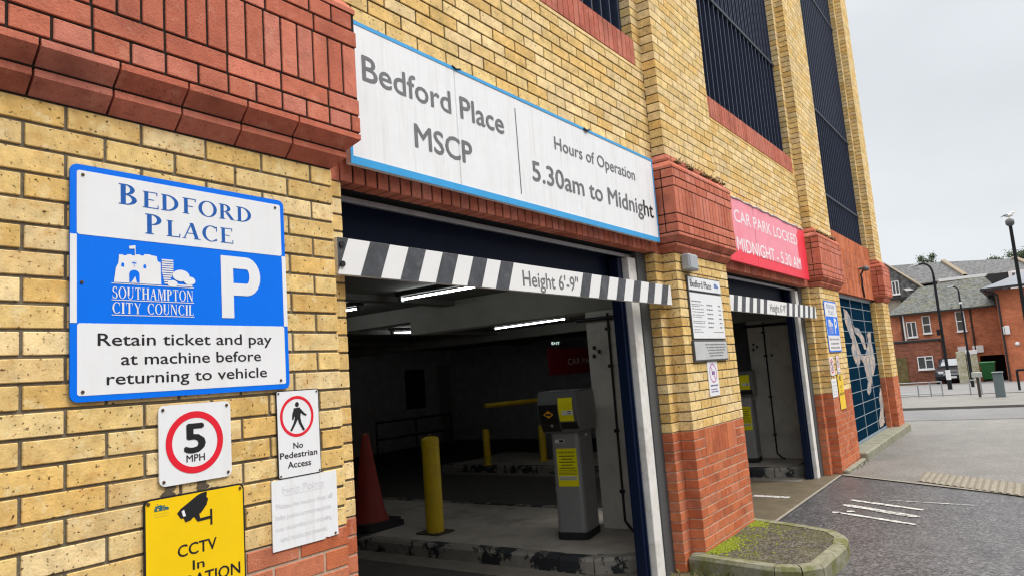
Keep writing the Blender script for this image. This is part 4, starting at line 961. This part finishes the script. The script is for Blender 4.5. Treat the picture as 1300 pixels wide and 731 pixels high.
mb = MB(); mb.box(9.78, 10.10, 4.75, 5.08, .126, 1.22, bev=.02); mb.tube((9.82, 4.69, 1.16), (9.82, 4.76, 1.16), .06); mb.build('cabinet', [MACHD], br)
rl = MB()
for z in (.82, .45): rl.tube((10.2, 9.6, z), (12.7, 9.6, z), .022)
for x in (10.2, 11.45, 12.7): rl.tube((x, 9.6, .004), (x, 9.6, .83), .022)
tag(rl.build('guard_rail', [mat('dim_rail', (.05, .05, .05), .6)]), 'dark tubular guard rail on the floor at the back of the car park', 'guard rail')
rs = thing('hanging_sign', 'dim red CAR PARK sign hanging from the ceiling behind the ticket machine', 'sign', (11.3, 5.0, 1.57))
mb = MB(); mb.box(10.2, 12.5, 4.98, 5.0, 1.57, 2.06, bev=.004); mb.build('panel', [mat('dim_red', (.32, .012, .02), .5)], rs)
mb = MB(); text(mb, 'CAR PARK', 10.86, 11.98, 1.745, .115, 4.9785, bold=.006); mb.build('lettering', [WHITE], rs)
for x in (10.5, 12.2): mb = MB(); mb.box(x, x + .02, 4.985, 4.995, 2.0601, 2.469); mb.build('hanger', [GALV], rs)
ex = thing('exit_light', 'tiny lit exit sign glowing above the hanging red sign', 'exit sign', (12.1, 6.0, 2.2))
mb = MB(); mb.box(11.85, 12.3, 5.99, 6.03, 2.19, 2.29); mb.build('casing', [MACHD], ex)
mb = MB(); text(mb, 'EXIT', 11.92, 12.23, 2.21, .055, 5.988, bold=.02); mb.build('lettering', [GREENX], ex)
def tube_light(p, q, label):
    p, q = Vector(p), Vector(q); m = (p + q) / 2
    t = thing('tube_light', label, 'tube light', (m.x, m.y, 2.469), 'fluorescent tube lights on the car park ceiling')
    d = (q - p).normalized(); n = Vector((-d.y, d.x, 0)) * .022
    mb = MB(); lo, hi = 2.425, 2.469
    c4 = [p - d * .05 - n, q + d * .05 - n, q + d * .05 + n, p - d * .05 + n]
    mb.prism([(c.x, c.y) for c in c4], lo, hi, axis=2); mb.build('housing', [mat('darkened_white_housing', (.05, .05, .05), .7)], t)  # white housing coloured near-black so the tube's light hardly shows on it
    mb = MB(); mb.tube((p.x, p.y, 2.395), (q.x, q.y, 2.395), .0095, n=10); mb.build('tube', [TUBE], t)
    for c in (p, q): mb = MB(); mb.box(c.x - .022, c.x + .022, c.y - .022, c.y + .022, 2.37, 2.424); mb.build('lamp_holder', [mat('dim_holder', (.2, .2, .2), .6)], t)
tube_light((4.03, 1.15, 0), (4.03, 2.60, 0), 'lit tube light tucked behind the striped bar, nearest the street')
tube_light((4.12, 3.28, 0), (4.12, 4.73, 0), 'lit tube light showing only a stub beside the left doorway edge')
tube_light((8.33, 3.38, 0), (8.48, 4.87, 0), 'long slanting lit tube light above the hanging red sign')
tube_light((6.91, 5.64, 0), (7.67, 5.46, 0), 'short level lit tube light in the middle of the nearest doorway')
# conduit down the pier, fixed to the building
for dx in (0, 4.84):
    mb = MB(); X = 5.122 + dx; mb.path([(X, .98, 2.115), (X, .985, 1.2), (X, .99, .2), (X - .03, .92, .14), (X - .1, .86, .135)], .012, 8)
    mb.path([(X - .03, .55, 2.06), (X - .03, 1.3, 2.07)], .02, 8)
    for z in (1.95, 1.6, 1.0, .45): mb.box(X - .02, X + .006, .965, 1.01, z, z + .03)
    for (y_, z) in ((1.15, 1.78), (1.1, 1.74), (.9, 1.6), (1.16, 1.70)): mb.box(X - .012, X + .006, y_ - .012, y_ + .012, z, z + .035)
    mb.build('conduit', [BLACK], bld)

# ------------------------------------------------------------------ across the road
def far_brick(name, c1, c2, mortar_c):
    m = bpy.data.materials.new(name); m.use_nodes = True; nt = m.node_tree; p = nt.nodes['Principled BSDF']; L = nt.links
    tc = N(nt, 'ShaderNodeTexCoord'); sp_ = N(nt, 'ShaderNodeSeparateXYZ'); cb = N(nt, 'ShaderNodeCombineXYZ'); ad = N(nt, 'ShaderNodeMath', operation='ADD')
    L.new(tc.outputs['Object'], sp_.inputs[0]); L.new(sp_.outputs[0], ad.inputs[0]); L.new(sp_.outputs[1], ad.inputs[1]); L.new(ad.outputs[0], cb.inputs[0]); L.new(sp_.outputs[2], cb.inputs[1])
    b = N(nt, 'ShaderNodeTexBrick', Color1=(*c1, 1), Color2=(*c2, 1), Mortar=(*mortar_c, 1), Scale=1.0, **{'Mortar Size': .006, 'Brick Width': .225, 'Row Height': .075, 'Bias': 0})
    L.new(cb.outputs[0], b.inputs['Vector'])
    n = N(nt, 'ShaderNodeTexNoise', Scale=1.6, Detail=8, Roughness=.75); L.new(tc.outputs['Object'], n.inputs['Vector'])
    r = N(nt, 'ShaderNodeMapRange', **{'From Min': .25, 'From Max': .75, 'To Min': .6, 'To Max': 1.35}); L.new(n.outputs['Fac'], r.inputs['Value'])
    mm = N(nt, 'ShaderNodeMix', data_type='RGBA', blend_type='MULTIPLY', Factor=1.0); L.new(b.outputs['Color'], mm.inputs['A']); L.new(r.outputs[0], mm.inputs['B']); L.new(mm.outputs['Result'], p.inputs['Base Color'])
    p.inputs['Roughness'].default_value = .9; p.inputs['Specular IOR Level'].default_value = .2
    return m
FB1 = far_brick('orange_house_brick', (.52, .175, .085), (.38, .115, .06), (.34, .20, .13)); FB2 = far_brick('brown_outhouse_brick', (.30, .10, .06), (.16, .055, .035), (.22, .14, .10)); FB3 = far_brick('new_red_brick', (.56, .165, .075), (.46, .13, .06), (.40, .22, .14))
SLATE = mat('weathered_slate', (.115, .118, .11), .95, var=.8, scale=5, dirt=.8, dirtc=(.135, .125, .06), dscale=1.3, bump=1, bscale=9, spec=.1, speck=.5, speckc=(.05, .05, .045), sscale=7); SLATE2 = mat('grey_slate', (.125, .125, .125), .95, var=.8, scale=5, dirt=.5, dirtc=(.075, .07, .06), dscale=2, bump=1, bscale=9, spec=.1, speck=.5, speckc=(.05, .05, .05), sscale=6)
SLATE3 = mat('smooth_blue_slate', (.17, .18, .20), .6, var=.15, scale=3)
REND = mat('stained_render', (.36, .34, .28), .9, var=.2, scale=2, dirt=.5, dirtc=(.2, .2, .15), dscale=1.2)
PVC = mat('white_pvc', (.75, .75, .75), .4, var=.04); GLASS = mat('far_window_glass', (.05, .06, .07), .12, var=.3, scale=3, spec=.8); GUT = mat('black_gutter', (.02, .02, .022), .5); COPE = mat('coping_stone', (.22, .175, .12), .9, var=.2, scale=6)
def prismx(mb, poly, a, b, mi=0): mb.prism(poly, a, b, axis=0, mi=mi)
def window(parent, X, y0, y1, z0, z1, split='h', fw=.05):
    mb = MB(); d = .06
    mb.box(X - d, X - .01, y0, y1, z0, z0 + fw); mb.box(X - d, X - .01, y0, y1, z1 - fw, z1); mb.box(X - d, X - .01, y0, y0 + fw, z0 + fw, z1 - fw); mb.box(X - d, X - .01, y1 - fw, y1, z0 + fw, z1 - fw)
    if split == 'h': mb.box(X - d + .01, X - .011, y0 + fw, y1 - fw, (z0 + z1) / 2 - fw * .6, (z0 + z1) / 2 + fw * .6)
    else: mb.box(X - d + .01, X - .011, (y0 + y1) / 2 - fw * .6, (y0 + y1) / 2 + fw * .6, z0 + fw, z1 - fw)
    if split == 'vt': mb.box(X - d + .012, X - .012, y0 + fw, (y0 + y1) / 2, z1 - .33 * (z1 - z0), z1 - .33 * (z1 - z0) + fw)
    mb.box(X - d - .05, X - .01, y0 - .04, y1 + .04, z0 - .07, z0 - .001)
    f = mb.build('window', [PVC], parent)
    mb = MB(); mb.face([(X - .03, y0 + fw, z0 + fw), (X - .03, y1 - fw, z0 + fw), (X - .03, y1 - fw, z1 - fw), (X - .03, y0 + fw, z1 - fw)]); mb.build('pane', [GLASS], f)
def roof(parent, quads, m, t=.08, name='roof'):
    mb = MB()
    for q in quads:
        mb.face(q); mb.face([(p[0], p[1], p[2] - t) for p in q])
        for a, b in zip(q, q[1:] + q[:1]): mb.face([a, b, (b[0], b[1], b[2] - t), (a[0], a[1], a[2] - t)])
    return mb.build(name, [m], parent)

hA = thing('brick_house', 'orange brick house with mossy slate roof and three white windows, behind the parked car', 'house', (52, 2, -.8))
mb = MB(); mb.box(50, 57, -.85, 5.2, .8, 3.72, 0); mb.box(50, 57, .47, 5.2, -1.2, .799, 0); mb.box(51.5, 57, -.85, .469, -1.2, .799, 1); mb.build('wall', [FB1, MATS['shade_black']], hA)  # back of the carport recess is black, its shade put into the colour
roof(hA, [[(49.75, 5.0, 3.70), (49.75, -.9, 3.70), (53.5, -.25, 5.72), (53.5, 3.44, 5.50)], [(53.5, -.25, 5.72), (49.75, -.9, 3.70), (55, -1.5, 3.9)], [(53.5, 3.44, 5.50), (53.5, -.25, 5.72), (57.2, -.9, 3.7), (57.2, 5.0, 3.7)]], SLATE)
mb = MB(); mb.box(49.68, 49.80, -.9, 5.0, 3.60, 3.70); mb.build('gutter', [GUT], hA)
for y, z in ((.6, -.9), (4.30, 2.03)): mb = MB(); mb.tube((49.93, y, z), (49.93, y, 3.62), .045, n=8); mb.build('downpipe', [GUT], hA)
mb = MB(); mb.tube((49.93, 4.17, 1.9), (49.93, 4.17, 3.6), .05, n=8); mb.build('downpipe', [PVC], hA)
window(hA, 50, 3.50, 4.05, 2.22, 3.18, 'v'); window(hA, 50, 2.72, 3.17, 2.38, 3.46, 'h'); window(hA, 50, .90, 1.38, 2.34, 3.54, 'h')
for y in (.2, .95): mb = MB(); mb.box(49.9, 49.998, y, y + .55, 1.0, 1.42); mb.build('notice_panel', [PVC], hA)
ou = thing('brick_outhouse', 'low flat roofed brown brick outhouse with one white window and an old gate', 'outhouse', (48.8, 3.5, -.8))
mb = MB(); mb.box(48, 49.66, 2.25, 5.4, -1.2, 1.88, 0); mb.build('wall', [FB2], ou)
mb = MB(); mb.box(47.92, 49.67, 2.17, 5.4, 1.8805, 2.02, 0, bev=.02); mb.build('roof', [GUT], ou)
window(ou, 48, 2.66, 3.48, .26, 1.02, 'vt')
mb = MB(); mb.box(47.94, 47.997, 4.04, 4.62, -.85, 1.02, 0); mb.build('door', [mat('mossy_boards', (.13, .10, .04), .9, var=.5, scale=4)], ou)
hB = thing('slate_hung_house', 'slate hung gable with small white window over stained render, left of the brick house', 'house', (57, 6, -.8))
mb = MB(); mb.box(53.6, 60, 3.1, 9.5, -1.2, 4.90, 0); mb.build('wall', [REND], hB)
GB = [(9.5, 4.99), (3.72, 4.90), (3.40, 5.55), (5.07, 7.17), (5.5, 7.55), (9.5, 7.6)]
mb = MB(); prismx(mb, GB, 53.58, 60); mb.build('gable', [SLATE2], hB)
mb = MB(); mb.box(53.4, 53.58, 3.62, 9.5, 4.84, 4.98); mb.tube((53.5, 4.55, 3.6), (53.5, 4.55, 4.85), .05, n=8); mb.build('gutter', [GUT], hB)
mb = MB(); a, b = Vector((0, 3.34, 5.52)), Vector((0, 5.52, 7.62)); n_ = Vector((0, -(b - a).z, (b - a).y)).normalized() * .09
mb.prism([(a.y, a.z), (b.y, b.z), (b.y + n_.y * -1, b.z + abs(n_.z)), (a.y - n_.y * -0, a.z + .12)], 53.45, 60.05, axis=0); mb.build('verge', [COPE], hB)
window(hB, 53.56, 4.58, 5.02, 5.22, 6.12, 'v')
mb = MB(); mb.prism([(3.75, 5.36), (4.2, 5.36), (4.35, 5.52), (3.95, 5.52)], 53.5, 53.57, axis=0); mb.build('skylight', [PVC], hB)
def terrace(label, eave, ridge, z_b, m):
    t = thing('terrace_house', label, 'house', (61, (eave[0][1] + eave[1][1]) / 2, -.9), 'slate roofed terrace houses up the slope behind')
    (e0, e1), (r0, r1) = eave, ridge
    roof(t, [[e0, e1, r1, r0], [r0, r1, (70, e1[1], e1[2]), (70, e0[1], e0[2])]], m)
    mb = MB(); mb.box(e0[0] + .2, 69.8, min(e0[1], e1[1]) + .1, max(e0[1], e1[1]) - .1, -1.2, min(e0[2], e1[2]) - .09); mb.build('wall', [FB2], t)
    mb = MB(); a, b = Vector(e1), Vector(r1); mb.face([tuple(a + Vector((0, -.12, .16))), tuple(a + Vector((0, .16, .16))), tuple(b + Vector((0, .16, .16))), tuple(b + Vector((0, -.12, .16)))]); mb.face([tuple(a + Vector((0, .16, -.1))), tuple(a + Vector((0, .16, .16))), tuple(b + Vector((0, .16, .16))), tuple(b + Vector((0, .16, -.1)))]); mb.build('coping', [COPE], t)
    return t
terrace('long grey slate roof rising behind the slate hung gable', ((58, 10, 5.8), (58, .95, 6.20)), ((64, 10, 8.5), (64, 2.62, 8.02)), 0, SLATE2)
terrace('grey slate roof beyond the stone coping, behind the dark flat roof', ((58, .80, 6.22), (58, -3.2, 6.1)), ((64, 2.45, 7.98), (64, -1.9, 7.55)), 0, SLATE2)
terrace('farthest slate roof at the right edge, beyond the second stone coping', ((58, -3.4, 6.0), (58, -9, 5.9)), ((64, -2.1, 7.45), (64, -9, 7.3)), 0, SLATE2)
fr_ = thing('flat_roof_extension', 'low flat roofed extension with a white fascia between the slate roofs', 'building', (57, 1.2, -.9))
mb = MB(); mb.box(56.5, 57.7, -.2, 2.6, -1.2, 5.92); mb.build('wall', [REND], fr_)
mb = MB(); mb.box(56.4, 57.8, -.3, 2.5, 5.925, 6.12); mb.build('roof', [PVC], fr_)
fe = thing('flat_roof_extension', 'dark flat roofed extension with a white end block above the red brick building', 'building', (56, -2, -.9))
mb = MB(); mb.box(55.6, 57.2, -1.5, -.3, -1.2, 5.95); mb.build('wall', [GUT], fe)
mb = MB(); mb.box(55.5, 57.3, -5, -1.505, -1.2, 6.0); mb.build('end_block', [PVC], fe)
window(fe, 55.5, -2.1, -1.65, 5.5, 5.9, 'v')
hF = thing('red_brick_building', 'bright red brick building with hipped slate roof at the right edge', 'building', (47, -4, -.6))
mb = MB(); mb.box(44, 52, -9, -.95, -1.2, 4.18); mb.build('wall', [FB3], hF)
roof(hF, [[(43.5, -.4, 4.33), (43.5, -9.4, 4.45), (47.5, -6, 5.75), (47.5, -2.6, 5.35)], [(43.5, -.4, 4.33), (47.5, -2.6, 5.35), (52.5, -2.6, 5.35), (52.5, -.4, 4.33)]], SLATE3, .06)
mb = MB(); mb.box(43.42, 43.52, -9.4, -.36, 4.22, 4.33); mb.box(43.5, 52, -.42, -.35, 4.22, 4.31); mb.build('gutter', [GUT], hF)
mb = MB(); mb.path([(43.6, -.5, 4.2), (43.93, -1.03, 3.95), (43.93, -1.03, -.7)], .05, 8); mb.build('downpipe', [GUT], hF)
mb = MB(); mb.box(43.85, 43.998, -1.34, -1.12, 1.88, 2.33, bev=.02); mb.box(43.8, 43.998, -1.10, -1.06, 1.9, 2.3); mb.build('meter_box', [PVC, GUT], hF)
mb = MB(); mb.lathe(0, 0, [(.11, 0), (.10, .05), (.05, .08), (0, .09)], 16); mb.v = [(43.998 - v[2], -1.56 + v[0], 1.37 + v[1]) for v in mb.v]; mb.build('wall_light', [PVC], hF)

# walls, car, bin and street furniture on the far side
LICH = mat('lichened_render', (.46, .44, .34), .9, var=.3, scale=4, dirt=.9, dirtc=(.24, .23, .08), dscale=2.6, thr=(.46, .62))
def slab(y0, y1, z1, label, cap):
    t = thing('yard_wall', label, 'wall', (45.6, (y0 + y1) / 2, hz(45.6)), 'pale lichened wall slabs beside the parked car')
    mb = MB(); mb.box(45.45, 45.75, y0, y1, -1.1, z1, 0, bev=.01); mb.build('slab', [LICH], t)
    if cap: mb = MB(); mb.box(45.42, 45.78, y0 - .02, y1 + .02, z1 + .001, z1 + .22, 0, bev=.01); mb.build('panel', [PVC], t)
slab(.86, 1.30, 1.17, 'tall pale lichened wall slab right beside the parked car', False); slab(.32, .82, .98, 'pale lichened wall slab topped with white, beside the green bin', True)
car = thing('parked_car', 'black hatchback parked facing the road between outhouse and pale wall', 'car', (48, 1.75, hz(48)))
zb = hz(47.5); y0, y1 = .92, 2.5; CP = mat('black_car_paint', (.010, .011, .016), .3, var=.05, spec=.4)
SEC = [(46.1, .32, .60, .70), (46.18, .26, .78, .78), (46.9, .22, .96, .80), (47.35, .22, 1.02, .80)]
mb = MB(); prof = [(46.12, .30), (46.05, .48), (46.12, .72), (46.35, .82), (47.15, .98), (49.7, 1.0), (49.9, .8), (49.95, .4), (49.8, .25), (46.3, .22)]
ymid = (y0 + y1) / 2
def ribbon(mb, prof, ya, yb, ins, mi=0):
    n = len(prof); L_ = [(p[0], ya + ins, zb + p[1]) for p in prof]; R_ = [(p[0], yb - ins, zb + p[1]) for p in prof]
    cxp = sum(p[0] for p in prof) / n; czp = sum(p[1] for p in prof) / n
    Li = [(cxp + (p[0] - cxp) * .97, ya, zb + czp + (p[1] - czp) * .86) for p in prof]; Ri = [(q[0], yb, q[2]) for q in Li]
    for i in range(n):
        j = (i + 1) % n; mb.face([L_[i], L_[j], R_[j], R_[i]], mi, smooth=False); mb.face([L_[i], L_[j], Li[j], Li[i]], mi); mb.face([R_[i], R_[j], Ri[j], Ri[i]], mi)
    mb.face(Li, mi); mb.face(Ri, mi)
ribbon(mb, prof, y0, y1, .10)
cab = [(47.12, .97), (47.75, 1.40), (48.3, 1.47), (49.2, 1.43), (49.75, 1.0)]
ribbon(mb, cab, y0 + .12, y1 - .12, .10); mb.build('body', [CP], car)
mb = MB(); mb.face([(47.17, y0 + .25, zb + 1.02), (47.17, y1 - .25, zb + 1.02), (47.70, y1 - .33, zb + 1.385), (47.70, y0 + .33, zb + 1.385)]); mb.v = [(v[0] - .02, v[1], v[2] + .015) for v in mb.v]; mb.build('windscreen', [mat('car_glass', (.25, .27, .29), .1, var=.2, spec=.9)], car)
for s in (0, 1):
    yq = y0 + .30 if s == 0 else y1 - .30
    mb = MB(); mb.box(46.09, 46.2, yq - .14, yq + .14, zb + .60, zb + .72, bev=.02); mb.build('headlight', [mat('headlight_glass', (.6, .62, .65), .15)], car)
mb = MB(); mb.box(46.035, 46.06, ymid - .26, ymid + .26, zb + .36, zb + .47); mb.build('number_plate', [PVC], car)
mb = MB(); mb.box(46.04, 46.1, ymid - .4, ymid + .4, zb + .54, zb + .66); mb.build('grille', [GALV], car)
for x in (46.75, 49.2):
    for yq in (y0 + .08, y1 - .08):
        mb = MB(); mb.tube((x, yq - .1, zb + .30), (x, yq + .1, zb + .30), .30, n=18); wh = mb.build('wheel', [RUBBER], car)
        mb = MB(); mb.tube((x, yq - .105, zb + .30), (x, yq + .105, zb + .30), .18, n=14); mb.build('rim', [GALV], wh)
bi = thing('wheelie_bin', 'large dark green rubbish bin in front of the dark opening', 'bin', (47, -.02, hz(47)))
GRN = mat('bin_green', (.02, .16, .045), .45, var=.1)
mb = MB(); zb2 = hz(47) + .02
for (a, b) in (((.26, .12), (.34, 1.02)),):
    vs = [(46.7, .26, zb2 + .14), (47.3, .26, zb2 + .14), (47.3, -.28, zb2 + .14), (46.7, -.28, zb2 + .14), (46.6, .34, zb2 + 1.0), (47.4, .34, zb2 + 1.0), (47.4, -.36, zb2 + 1.0), (46.6, -.36, zb2 + 1.0)]
    mb.raw(vs, [(0, 1, 2, 3), (4, 5, 6, 7), (0, 1, 5, 4), (1, 2, 6, 5), (2, 3, 7, 6), (3, 0, 4, 7)])
mb.build('body', [GRN], bi)
mb = MB(); mb.box(46.56, 47.44, -.40, .38, zb2 + 1.0, zb2 + 1.09, bev=.04); mb.build('lid', [mat('bin_lid_green', (.03, .22, .07), .4)], bi)
for x in (46.75, 47.25):
    for y in (-.24, .22): mb = MB(); mb.tube((x, y - .03, zb2 + .06), (x, y + .03, zb2 + .06), .08, n=12); mb.build('wheel', [RUBBER], bi)
POLE = mat('lamp_post_black', (.014, .016, .018), .7, var=.1, spec=.15)
l1 = thing('street_lamp', 'tall black street lamp with a long curved arm and pale band low on its post', 'street lamp', (34, .80, hz(34)), 'street lamps across the road')
z0 = hz(34)
mb = MB(); mb.tube((34, .80, z0), (34, .80, z0 + .45), .085, n=12); mb.tube((34, .80, z0 + .45), (34, .80, 4.5), .065, .05, n=12)
mb.path([(34, .80, 4.5), (34, .82, 4.72), (34, .88, 4.90), (34, .98, 5.01), (34, 1.12, 5.07), (34, 1.3, 5.06)], .042, 8); mb.build('post', [POLE], l1)
mb = MB(); mb.tube((34, .80, z0 + .42), (34, .80, z0 + .82), .088, n=12); mb.build('band', [PVC], l1)
mb = MB(); mb.tube((34, 1.28, 5.06), (34, 1.68, 4.99), .045, .02, n=8); mb.build('lamp_head', [GALV], l1)
mb = MB(); mb.box(33.9, 33.99, .86, .98, 2.0, 2.25); mb.build('control_box', [POLE], l1)
l2 = thing('street_lamp', 'slimmer black street lamp with a short bent arm, behind the pale wall slabs', 'street lamp', (36, .12, hz(36)), 'street lamps across the road')
mb = MB(); mb.tube((36, .12, hz(36)), (36, .12, 1.2), .065, n=10); mb.tube((36, .12, 1.2), (36, .12, 3.85), .045, .035, n=10); mb.path([(36, .12, 3.85), (36, .14, 3.98), (36, .22, 4.06), (36, .34, 4.09)], .03, 8); mb.build('post', [POLE], l2)
mb = MB(); mb.tube((36, .30, 4.09), (36, .52, 4.07), .04, .025, n=8); mb.build('lamp_head', [GALV], l2)
mb = MB(); mb.lathe(36, .12, [(.0, 3.30), (.055, 3.30), (.055, 3.38), (0, 3.38)], 10); mb.build('collar', [PVC], l2)
l3 = thing('street_lamp', 'black post top street lamp with a flat round head at the right edge', 'street lamp', (24, -2.15, hz(24)), 'street lamps across the road')
mb = MB(); mb.tube((24, -2.15, hz(24) + .04), (24, -2.15, 1.3), .075, n=12); mb.tube((24, -2.15, 1.3), (24, -2.15, 4.86), .055, .045, n=12); mb.build('post', [POLE], l3)
mb = MB(); mb.lathe(24, -2.15, [(.05, 4.80), (.10, 4.84), (.115, 4.90), (.105, 4.97), (.06, 5.01), (0, 5.02)], 18); mb.build('lamp_head', [mat('lamp_head_grey', (.10, .105, .11), .5)], l3)
gu = thing('seagull', 'white seagull with grey wings perched on the street lamp', 'seagull', (24, -2.14, 5.02))
mb = MB(); mb.blob(24, -2.15, 5.115, .055, .115, .05, 12, 8); mb.blob(24, -2.245, 5.175, .034, .04, .034, 10, 6); mb.blob(24, -2.215, 5.145, .036, .04, .05, 10, 6); mb.build('body', [PVC], gu)
mb = MB(); mb.blob(24, -2.10, 5.128, .058, .10, .035, 10, 6); mb.prism([(-2.05, 5.12), (-1.95, 5.085), (-1.96, 5.10), (-2.06, 5.14)], 23.97, 24.03, axis=0); mb.build('wing', [mat('gull_grey', (.22, .24, .27), .7)], gu)
mb = MB(); mb.tube((24, -2.27, 5.172), (24, -2.315, 5.165), .009, .003, n=6); mb.build('beak', [YEL], gu)
for dy in (-.02, .02): mb = MB(); mb.tube((24, -2.15 + dy, 5.015), (24, -2.15 + dy, 5.08), .006, n=6); mb.build('leg', [YEL], gu)
rf = MB(); zg = hz(28)
for y in (2.45, 1.88, 1.25, .87, .52, -.30, -.62): rf.tube((28, y, zg - .02), (28, y, .36), .022, n=8)
for z in (.34, zg + .1): rf.tube((28, 3.0, z), (28, .50, z), .016, n=8)
rf.tube((28, -.28, .34), (28, -.64, .34), .016, n=8)
tag(rf.build('pedestrian_railing', [GALV]), 'low thin grey railing along the far pavement, in front of the outhouse', 'railing')
cb = thing('utility_cabinet', 'slim grey green utility cabinet standing on the far pavement', 'cabinet', (26, -1.21, hz(26)))
mb = MB(); mb.box(25.85, 26.15, -1.34, -1.08, hz(26), .60, bev=.01); mb.build('body', [mat('cabinet_grey_green', (.12, .155, .165), .5, var=.1)], cb); mb = MB(); mb.box(25.82, 26.18, -1.36, -1.06, .601, .64, bev=.01); mb.build('lid', [mat('cabinet_lid', (.16, .19, .2), .5)], cb)
sg = thing('sign_post', 'short dark post with a pale flat plate on top, left of the grey green cabinet', 'post', (26, -.67, hz(26)))
mb = MB(); mb.tube((26, -.67, hz(26) + .02), (26, -.67, .50), .04, n=10); mb.build('post', [mat('rusty_dark_post', (.06, .045, .035), .7)], sg); mb = MB(); mb.box(25.9, 26.1, -.80, -.53, .501, .66, bev=.01); mb.build('plate', [mat('weathered_plate', (.38, .39, .38), .6, var=.2, scale=10)], sg)
hp = MB(); hp.path([(30, -1.63, hz(30) - .05), (30, -1.63, .52), (30, -2.6, .52), (30, -2.6, hz(30) - .05)], .04, 8); tag(hp.build('hoop_barrier', [POLE]), 'black square hoop barrier at the right edge of the yard', 'barrier')

# trees above the far roofs
LEAF = mat('evergreen_leaf', (.045, .075, .022), .8, var=.5, scale=1.5, attr=True); BARK = mat('bark', (.09, .07, .05), .9)
def tree(x, y, r, zt, lo, label, n=4200):
    t = thing('tree', label, 'tree', (x, y, hz(x) - .05), 'trees beyond the rooftops')
    mb = MB(); mb.tube((x, y, -1.3), (x + .1, y + .1, lo + .5), .28, .14, n=8)
    cl = []
    for k in range(26):
        a, b = random.uniform(0, 6.28), random.random(); rr = r * random.uniform(.25, .95) * (1 - .4 * b)
        c = (x + rr * math.cos(a), y + rr * math.sin(a), lo + (zt - lo) * b); cl.append(c)
        if k % 2 == 0: mb.tube((x + .05, y + .05, lo - .2), c, .06, .015, n=5, cap=False)
    mb.build('trunk', [BARK], t)
    mb = MB()
    for k in range(n):
        c = random.choice(cl); q = r * .34; p = Vector((c[0] + random.gauss(0, q * .55), c[1] + random.gauss(0, q * .55), c[2] + random.gauss(0, q * .4)))
        u = Vector((random.gauss(0, 1), random.gauss(0, 1), random.gauss(0, 1))).normalized(); v = u.orthogonal().normalized(); s = random.uniform(.05, .11)
        g = random.choice([(.05, .08, .025), (.035, .06, .02), (.065, .085, .03), (.045, .06, .03)])
        mb.face([tuple(p - u * s), tuple(p + v * s * .6), tuple(p + u * s), tuple(p - v * s * .6)], 0, g)
    mb.build('crown', [LEAF], t)
tree(80, 5.1, 1.0, 10.35, 8.2, 'small bushy tree poking up above the long slate roof', 1500)
tree(86, -.3, 1.2, 9.75, 8.2, 'sparse tree low over the roof ridge, leftmost of the right hand trees')
tree(86, -2.3, 1.5, 10.1, 8.0, 'dense dark tree behind the roof, just left of the lamp with the seagull')
tree(86, -4.6, 1.8, 10.5, 8.0, 'broad dark tree at the right edge above the farthest roof')

# an unseen terrace, added behind the camera to take the low light off the facade
op = thing('light_blocking_terrace', 'unseen dark brick terrace added behind the camera to cut low light on the facade', 'building', (5, -27, 0))
mb = MB(); mb.box(-30, 26, -32, -23.5, -.29, 8.2); mb.build('wall', [FB2], op)
mb = MB(); mb.prism([(-32.4, 8.1), (-23.1, 8.1), (-27.7, 10.8)], -30.3, 26.3, axis=0); mb.build('roof', [SLATE2], op)
for k in range(12):
    for z in (1.0, 4.2):
        mb = MB(); x = -27 + k * 4.4; mb.box(x, x + 1.2, -23.5, -23.44, z, z + 1.7); mb.build('window', [GLASS], op)
